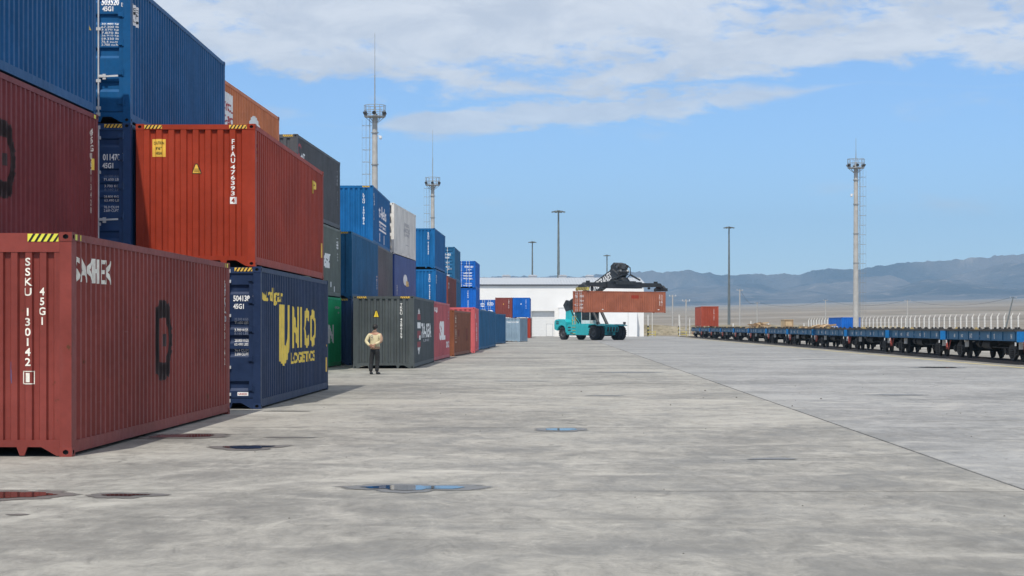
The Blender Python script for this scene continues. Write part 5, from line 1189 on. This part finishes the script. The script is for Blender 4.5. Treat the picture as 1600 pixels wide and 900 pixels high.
def build_cargo():
    wood = plain('raw_timber', (0.30, 0.20, 0.11), 0.8, vary=0.35, scale=2); ply = plain('tan_plywood', (0.55, 0.40, 0.23), 0.75, vary=0.15)
    x, y, z = yard(21.0, 173.5, 1.545)
    t = thing('wooden_crate', 'tan wooden crate standing on a wagon deck near the mast', 'crate', (x, y, z), -THETA+0.2)
    mb = MB(); mb.box((-0.40, -0.55, 0.08), (0.40, 0.55, 0.72)); part('crate_body', mb, ply, t)
    mb = MB()
    for sx in (-0.36, 0.0, 0.36): mb.box((sx-0.05, -0.565, 0.0), (sx+0.05, 0.565, 0.08))
    part('skid', mb, wood, t)
    for sx in (-0.36, 0.36):
        mb = MB(); mb.box((sx-0.045, -0.575, 0.085), (sx+0.045, -0.551, 0.72)); part('batten', mb, wood, t)
    for zz in (0.14, 0.66):
        mb = MB(); mb.box((-0.31, -0.572, zz-0.04), (0.31, -0.552, zz+0.04)); part('batten', mb, wood, t)
    mb = MB(); mb.box((-0.43, -0.58, 0.722), (0.43, 0.58, 0.76)); part('lid', mb, ply, t)
    rg = random.Random(11)
    for lab, v, n, u0 in (('heap of loose timber dunnage on a wagon left of the tan crate', 201.0, 30, 21.0), ('heap of loose timber dunnage on a wagon left of the blue container', 151.0, 18, 20.6)):
        bx, by, bz = yard(u0, v, 1.535); t = thing('timber_pile', lab, 'timber', (bx, by, bz), -THETA, 'timber heaps on the wagons')
        for k in range(n):
            w, h, l = rg.uniform(0.10, 0.2), rg.uniform(0.07, 0.14), rg.uniform(0.9, 2.2); mb = MB(); lay = k//9
            a = rg.gauss(0.9, 0.6); c = Vector((rg.uniform(-0.35, 0.9), rg.uniform(-2.2, 2.2)*(1-0.25*lay), 0.06+lay*0.14)); d = Vector((math.cos(a), math.sin(a), rg.uniform(-0.05, 0.10)))*l/2
            mb.beam(c-d, c+d, w, h); part('timber', mb, wood if k % 3 else ply, t)
build_cargo()

# ------------------------------------------------------------------ fence, poles, gate
def build_fence():
    M_POST = plain('whitewashed_concrete', (0.64, 0.63, 0.59), 0.8, vary=0.1); wire = plain('fence_wire', (0.09, 0.09, 0.09), 0.6, 0.3)
    def F(v): return Vector((47.1 + (v-240)*(-0.006), v, -0.06))
    t = thing('concrete_fence', 'long fence of white concrete posts with bent tips beyond the wagons', 'fence', tuple(F(240)))
    o = F(240)
    post = MB(); post.beam((0, 0, 0), (0, 0, 2.70), 0.13, 0.13, up=(0, 1, 0)); post.beam((0, 0, 2.69), (0.17, 0, 3.02), 0.05, 0.05, up=(0, 1, 0))
    pm = post.mesh('post')
    n = 54
    for k in range(n):
        p = F(170+2.5*k)-o; put('post', pm, M_POST, t, tuple(p), random.Random(k).uniform(-0.15, 0.15))
    for zz in (0.45, 0.95, 1.45, 1.95, 2.4):
        mb = MB(); a, b = F(170)-o, F(170+2.5*(n-1))-o
        mb.tube((a.x-0.1, a.y, zz), (b.x-0.1, b.y, zz), 0.035 if zz in (0.45, 1.45) else 0.010, n=4); part('wire', mb, wire, t)
    # sparser posts on to the left, past the lamp post
    t = thing('wire_fence', 'sparse wire fence of thin pale posts far behind the far wagons', 'fence', (44, 330, -0.09))
    ps = [(29.0+3.1*k, 332+0.2*k) for k in range(10)]
    for (x, y) in ps:
        mb = MB(); mb.beam((x-44, y-330, 0), (x-44, y-330, 2.3+0.4*(int(x) % 2)), 0.16, 0.16, up=(0, 1, 0)); part('post', mb, M_POST, t)
    for zz in (0.5, 1.1, 1.7):
        mb = MB(); mb.tube((ps[0][0]-44, ps[0][1]-330-0.1, zz), (ps[-1][0]-44, ps[-1][1]-330-0.1, zz), 0.03, n=4); part('wire', mb, wire, t)
    # striped gate posts and pole beside the warehouse
    for (x, lab) in ((23.6, 'yellow and black striped post right beside the warehouse corner'), (29.0, 'yellow and black striped post at the far side of the gateway')):
        t = thing('gate_post', lab, 'post', (x, 333.0, -0.09), 0, 'striped gate posts')
        mb = MB(); mb.tube((0, 0, 1.9), (0, 0, 3.8), 0.14, n=10); part('post', mb, M_POST, t)
        for k in range(6):
            mb = MB(); mb.tube((0, 0, k*0.3167), (0, 0, (k+1)*0.3167), 0.15, n=10); part('painted_band', mb, M_YEL if k % 2 == 0 else M_BLACK, t)
        s = -1 if x > 25 else 1
        mb = MB(); mb.box((0.16, -0.1, 0.3), (1.2, 0.1, 0.42)); mb.box((0.16, -0.1, 0.75), (1.2, 0.1, 0.87)); mb.box((1.2, -0.1, 0.0), (1.32, 0.1, 0.95)); part('guard_rail', mb, M_YEL, t)
    for (x, y, h, lab) in ((24.4, 334, 4.3, 'thin white pole next to the striped post at the warehouse corner'), (31.0, 335, 3.2, 'short white pole at the far end of the wagons')):
        o = put('signal_pole', None or (lambda mb: (mb.tube((0, 0, 0), (0, 0, h), 0.10, 0.08, n=8), mb.tube((0, 0, h), (0, 0, h+0.08), 0.13, n=8), mb.mesh('signal_pole'))[-1])(MB()), M_POST, None, (x, y, -0.09)); tag(o, lab, 'pole')
    # telegraph poles and their wires, out on the plain
    M_TP = plain('telegraph_pole', (0.42, 0.41, 0.38), 0.8, vary=0.1)
    spec = [(1051, 440, 9.0, 0), (1072, 380, 7.1, 0), (1156, 480, 11.0, 0), (1183, 620, 8.8, 0), (1290, 640, 9.7, 0), (1418, 520, 8.7, 0), (1575, 470, 8.9, 1.0)]
    tops = []
    labs = ['pale telegraph pole nearest to the carried container', 'pale telegraph pole left of the red container on the train', 'tall pale telegraph pole right of the first lamp post by the wagons', 'thin telegraph pole above the loose timber heap', 'telegraph pole left of the mast behind the fence', 'telegraph pole right of the mast behind the fence', 'leaning dark telegraph pole at the right behind the fence']
    for (px, y, h, lean), lab in zip(spec, labs):
        x = (px-800)*y/3000; z = plain_height(x, y)
        t = thing('telegraph_pole', lab, 'pole', (x, y, z-0.2), 0, 'telegraph poles on the plain')
        mb = MB(); top = Vector((lean*1.3, 0, h+0.2)); b = Vector((-lean*0.9, 0, 0)); mb.tube(b, top, 0.20, 0.13, n=8); part('pole', mb, M_TP if not lean else M_POLE, t)
        mb = MB(); mb.beam(top+Vector((-0.8, 0, -0.3)), top+Vector((0.8, 0, -0.3)), 0.1, 0.1); part('crossarm', mb, M_TP if not lean else M_POLE, t)
        for s in (-0.7, 0, 0.7):
            mb = MB(); mb.tube(top+Vector((s, 0, -0.25)), top+Vector((s, 0, 0.0)), 0.05, n=6); part('insulator', mb, M_WHITE, t)
        tops.append(Vector((x, y, z-0.2))+top)
    wt = thing('overhead_wire', 'thin overhead wires sagging between the telegraph poles', 'wire', tuple(tops[2]))
    for a, b in zip(tops[2:], tops[3:]):
        mb = MB(); n = 12; pts = []
        for i in range(n+1):
            q = i/n; p = a.lerp(b, q) - tops[2]; p.z -= 1.8*4*q*(1-q); pts.append(p)
        for p, q in zip(pts, pts[1:]): mb.tube(p, q, 0.035, n=4, caps=False)
        part('wire', mb, wire, wt)
    # low earth bank behind the gateway
    mb = MB(); n = 44; vs = []
    for i in range(n+1):
        x = 22+ i*1.3
        for j, (dy, hz) in enumerate(((-7, -0.3), (-4, 0.9), (-1.5, 1.75), (1.5, 1.9), (8, -0.3))):
            vs.append((x, 392+dy+mnoise.noise((x*0.3, j, 0))*1.5, hz*(1+0.28*mnoise.noise((x*0.22, j*0.7, 4)))))
    mb.add(vs, [(i*5+j, (i+1)*5+j, (i+1)*5+j+1, i*5+j+1) for i in range(n) for j in range(4)], 0, True)
    m, g = material('earth_bank_soil'); oc = g.n('ShaderNodeTexCoord').outputs['Object']; f = g.noise(oc, 0.9, 8, 0.75); f2 = g.noise(oc, 0.25, 5, 0.6)
    col = g.mix(g.ramp(f2, 0.35, 0.65), (0.20, 0.165, 0.105), (0.30, 0.26, 0.18)); col = g.mix(g.math('MULTIPLY', g.ramp(f, 0.45, 0.65), 0.7), col, (0.09, 0.08, 0.04)); finish(g, col, 0.95, bump=f, bstr=0.8, bdist=0.2)
    setting(put('earth_bank_ground', mb.mesh('earth_bank_ground'), m))
    wall = MB(); wall.box((-14, -0.25, 0), (14, 0.25, 0.45)); o = put('low_wall', wall.mesh('low_wall'), plain('sandy_kerb', (0.45, 0.40, 0.28), 0.85), None, (46.0, 352.0, -0.09)); tag(o, 'low sandy wall at ground level beyond the far wagons', 'wall')
build_fence()

# ------------------------------------------------------------------ small grit lying about the yard
def build_grit():
    rg = random.Random(21); mb = MB()
    for _ in range(170):
        v = rg.uniform(13, 75); u = rg.uniform(-6, 16); x, y, _z = yard(u, v); s = rg.uniform(0.005, 0.014) if rg.random() < 0.95 else rg.uniform(0.02, 0.035)
        a = rg.uniform(0, 6.28)
        pts = [(x+s*math.cos(a+k*1.57)*rg.uniform(0.7, 1.3), y+s*math.sin(a+k*1.57)*rg.uniform(0.7, 1.3), 0.0) for k in range(4)]
        mb.add(pts+[(x, y, s*rg.uniform(0.6, 1.1))], [(0, 1, 4), (1, 2, 4), (2, 3, 4), (3, 0, 4)])
    setting(put('loose_grit', mb.mesh('loose_grit'), plain('grit', (0.085, 0.08, 0.07), 0.9, vary=0.4)), 'stuff')
build_grit()

# ------------------------------------------------------------------ the standing man
def skin_mesh(name, chains, sub=2, merge=1e-4):
    """chains: lists of (point, radius_x, radius_y); shared points are welded; the first point is the root"""
    pts, rad, edges, idx = [], [], [], {}
    for ch in chains:
        prev = None
        for p, rx, ry in ch:
            k = tuple(round(c, 4) for c in p)
            if k not in idx: idx[k] = len(pts); pts.append(p); rad.append((rx, ry))
            if prev is not None and prev != idx[k]: edges.append((prev, idx[k]))
            prev = idx[k]
    me = bpy.data.meshes.new(name+'_base'); me.from_pydata(pts, edges, [])
    ob = bpy.data.objects.new(name+'_base', me); COL.objects.link(ob)
    md = ob.modifiers.new('skin', 'SKIN'); md.use_smooth_shade = True; md.branch_smoothing = 0.6
    lay = me.skin_vertices[0] if me.skin_vertices else None
    if lay is None:
        bm = bmesh.new(); bm.from_mesh(me); bm.verts.layers.skin.verify(); bm.to_mesh(me); bm.free(); lay = me.skin_vertices[0]
    for i, r in enumerate(rad): lay.data[i].radius = r; lay.data[i].use_root = (i == 0)
    sd = ob.modifiers.new('sub', 'SUBSURF'); sd.levels = sub; sd.render_levels = sub
    dg = bpy.context.evaluated_depsgraph_get(); out = bpy.data.meshes.new_from_object(ob.evaluated_get(dg)); out.name = name
    bpy.data.objects.remove(ob); bpy.data.meshes.remove(me); out.materials.clear()
    for p in out.polygons: p.use_smooth = True
    return out
def build_man():
    t = thing('person', 'man in a cream and brown jacket and black trousers, hands clasped behind his back', 'person', (-4.79, 67.1, 0.0), R(-14))
    skin = plain('skin', (0.42, 0.22, 0.15), 0.55, vary=0.06); black = plain('black_cloth', (0.018, 0.019, 0.021), 0.85, vary=0.3, scale=12); hairm = plain('black_hair', (0.008, 0.007, 0.007), 0.6); shoe = plain('black_shoe', (0.012, 0.012, 0.013), 0.45)
    jm, g = material('jacket_cloth'); oc = g.n('ShaderNodeTexCoord').outputs['Object']; s = g.n('ShaderNodeSeparateXYZ', {'Vector': oc}).outputs
    n = g.noise(oc, 9, 4); z = g.math('ADD', s[2], g.math('MULTIPLY', g.math('SUBTRACT', n, 0.5), 0.02))
    band = g.math('MAXIMUM', g.math('GREATER_THAN', z, 1.425), g.math('LESS_THAN', z, 0.975)); band = g.math('MAXIMUM', band, g.math('GREATER_THAN', s[0], 0.225))
    folds_ = g.noise(g.mapping(oc, (1, 1, 0.6)), 14, 5, 0.6)
    finish(g, g.mix(band, (0.60, 0.53, 0.33), (0.37, 0.245, 0.165)), 0.85, bump=folds_, bstr=0.6, bdist=0.03)
    hz = 1.70
    LW, RW = (-0.10, -0.185, 0.98), (0.015, -0.195, 1.03)      # wrists, behind the small of the back
    body = [[((0, 0, 0.95), 0.13, 0.10), ((0, 0.005, 1.15), 0.12, 0.09), ((0, 0, 1.34), 0.15, 0.10), ((0, -0.005, 1.46), 0.07, 0.065), ((0.0, 0.01, 1.53), 0.052, 0.055), ((0.005, 0.03, 1.60), 0.066, 0.078), ((0.005, 0.025, 1.68), 0.074, 0.092), ((0.005, 0.015, 1.735), 0.045, 0.055)],
            [((0.005, 0.03, 1.60), 0.06, 0.07), ((0.02, 0.125, 1.625), 0.014, 0.016)],                          # nose
            [((0.005, 0.025, 1.68), 0.07, 0.09), ((0.088, 0.015, 1.645), 0.010, 0.020)], [((0.005, 0.025, 1.68), 0.07, 0.09), ((-0.078, 0.015, 1.645), 0.010, 0.020)]]   # ears
    for sx, w in ((-1, LW), (1, RW)):
        el = (-0.30, -0.085, 1.15) if sx < 0 else (0.272, -0.085, 1.165)
        body.append([((0, 0, 1.34), 0.15, 0.10), ((sx*0.185, -0.005, 1.42), 0.055, 0.055), (el, 0.042, 0.042), (w, 0.026, 0.028)])
        palm = (w[0]-sx*0.075, w[1]-0.015, w[2]-0.015); body.append([(w, 0.026, 0.028), (palm, 0.020, 0.034)])
        for k, (dz, ln) in enumerate(((0.030, 0.034), (0.010, 0.040), (-0.010, 0.037), (-0.029, 0.028))):       # four fingers curling in
            a = (palm[0]-sx*0.034, palm[1]-0.006, palm[2]+dz); b = (a[0]-sx*ln*0.75, a[1]+0.010, a[2]-0.008); c = (b[0]-sx*ln*0.35, b[1]+0.026, b[2]-0.012)
            body.append([(palm, 0.020, 0.034), (a, 0.0095, 0.0095), (b, 0.0085, 0.0085), (c, 0.007, 0.007)])
        th = (palm[0]+sx*0.030, palm[1]-0.020, palm[2]+0.034); body.append([(palm, 0.020, 0.034), (th, 0.011, 0.011), ((th[0]-sx*0.035, th[1]-0.012, th[2]+0.018), 0.009, 0.009)])
        kx, fy = (-0.135, 0.0) if sx < 0 else (0.075, 0.04)
        body.append([((0, 0, 0.95), 0.13, 0.10), (((sx*0.095), 0.0, 0.86), 0.085, 0.09), ((kx, 0.02+fy, 0.48), 0.055, 0.058), ((kx-0.012, -0.02+fy, 0.10), 0.038, 0.042), ((kx+sx*0.015, 0.13+fy, 0.04), 0.035, 0.026)])
    put('body', skin_mesh('body', body), skin, t)
    jk = [[((0, 0.005, 0.865), 0.205, 0.155), ((0, 0.0, 0.95), 0.205, 0.155), ((0, 0.0, 1.15), 0.20, 0.145), ((0, -0.01, 1.33), 0.215, 0.14), ((0, -0.005, 1.455), 0.11, 0.085), ((0, 0.0, 1.505), 0.072, 0.068)]]
    for sx, w in ((-1, LW), (1, RW)):
        el = (-0.30, -0.085, 1.15) if sx < 0 else (0.272, -0.085, 1.165)
        jk.append([((0, -0.01, 1.33), 0.215, 0.14), ((sx*0.195, -0.005, 1.405), 0.085, 0.085), (((sx*0.195+el[0])/2, -0.045, 1.285), 0.075, 0.075), (el, 0.066, 0.066), ((w[0]*0.8+el[0]*0.2, w[1]*0.85+el[1]*0.15, w[2]*0.85+el[2]*0.15), 0.047, 0.047)])
    put('jacket', skin_mesh('jacket', jk), jm, t)
    tr = [[((0, 0, 1.00), 0.155, 0.12), ((0, 0, 0.90), 0.165, 0.13)]]
    for sx in (-1, 1):
        kx, fy = (-0.135, 0.0) if sx < 0 else (0.075, 0.04)
        tr.append([((0, 0, 0.90), 0.165, 0.13), (((sx*0.095), 0.0, 0.78), 0.105, 0.11), ((kx, 0.02+fy, 0.48), 0.082, 0.085), ((kx-0.01, -0.015+fy, 0.20), 0.070, 0.074), ((kx-0.012, -0.02+fy, 0.085), 0.068, 0.074)])
    put('trousers', skin_mesh('trousers', tr), black, t)
    for sx in (-1, 1):
        kx, fy = (-0.135, 0.0) if sx < 0 else (0.075, 0.04)
        put('shoe', skin_mesh('shoe', [[((kx-0.012, -0.065+fy, 0.058), 0.046, 0.056), ((kx+sx*0.01, 0.05+fy, 0.050), 0.050, 0.048), ((kx+sx*0.03, 0.20+fy, 0.036), 0.044, 0.034)]]), shoe, t)
    hair = MB(); vs, fs = [], []
    for i in range(9):
        th = math.pi*0.60*i/8
        for j in range(20):
            a = 2*math.pi*j/20; k = 1.0
            y = math.sin(th)*math.cos(a)
            cut = min(1.0, (1.0 if y < 0.25 else 0.62))
            tt = th*cut if y > 0.25 else th*(1.12 if y < -0.3 else 0.95)
            vs.append((0.005+0.097*math.sin(tt)*math.sin(a), 0.018+0.118*math.sin(tt)*math.cos(a), 1.655+0.118*math.cos(tt)))
    for i in range(8):
        for j in range(20): fs.append((i*20+j, i*20+(j+1) % 20, (i+1)*20+(j+1) % 20, (i+1)*20+j))
    hair.add(vs, fs, 0, True); part('hair', hair, hairm, t)
    em = MB(); em.lathe([(0.030, 0), (0.046, 0.004), (0.030, 0.008), (0.030, 0)], (-0.06, -0.1700, 1.325), 1, 18); part('back_emblem', em, plain('emblem_navy', (0.03, 0.05, 0.16), 0.7), t)
    col = skin_mesh('collar', [[((-0.06, -0.01, 1.50), 0.022, 0.026), ((-0.035, -0.065, 1.515), 0.022, 0.026), ((0.035, -0.065, 1.515), 0.022, 0.026), ((0.06, -0.01, 1.50), 0.022, 0.026)]], 1); put('collar', col, jm, t)
build_man()

# ------------------------------------------------------------------ haze over the plain
def build_haze():
    mb = MB(); mb.box((-9000, -60, -25.5), (9000, 10900, 620)); o = put('haze', mb.mesh('haze'), None)
    m = bpy.data.materials.new('haze_air'); m.use_nodes = True; g = NT(m.node_tree)
    v = g.n('ShaderNodeVolumePrincipled', {'Color': (0.42, 0.70, 1.0, 1), 'Density': 0.000115, 'Anisotropy': 0.0})
    out = g.n('ShaderNodeOutputMaterial'); g.link(v.outputs[0], out.inputs['Volume'])
    o.material_slots[0].link = 'OBJECT'; o.material_slots[0].material = m; setting(o, 'stuff')
build_haze()
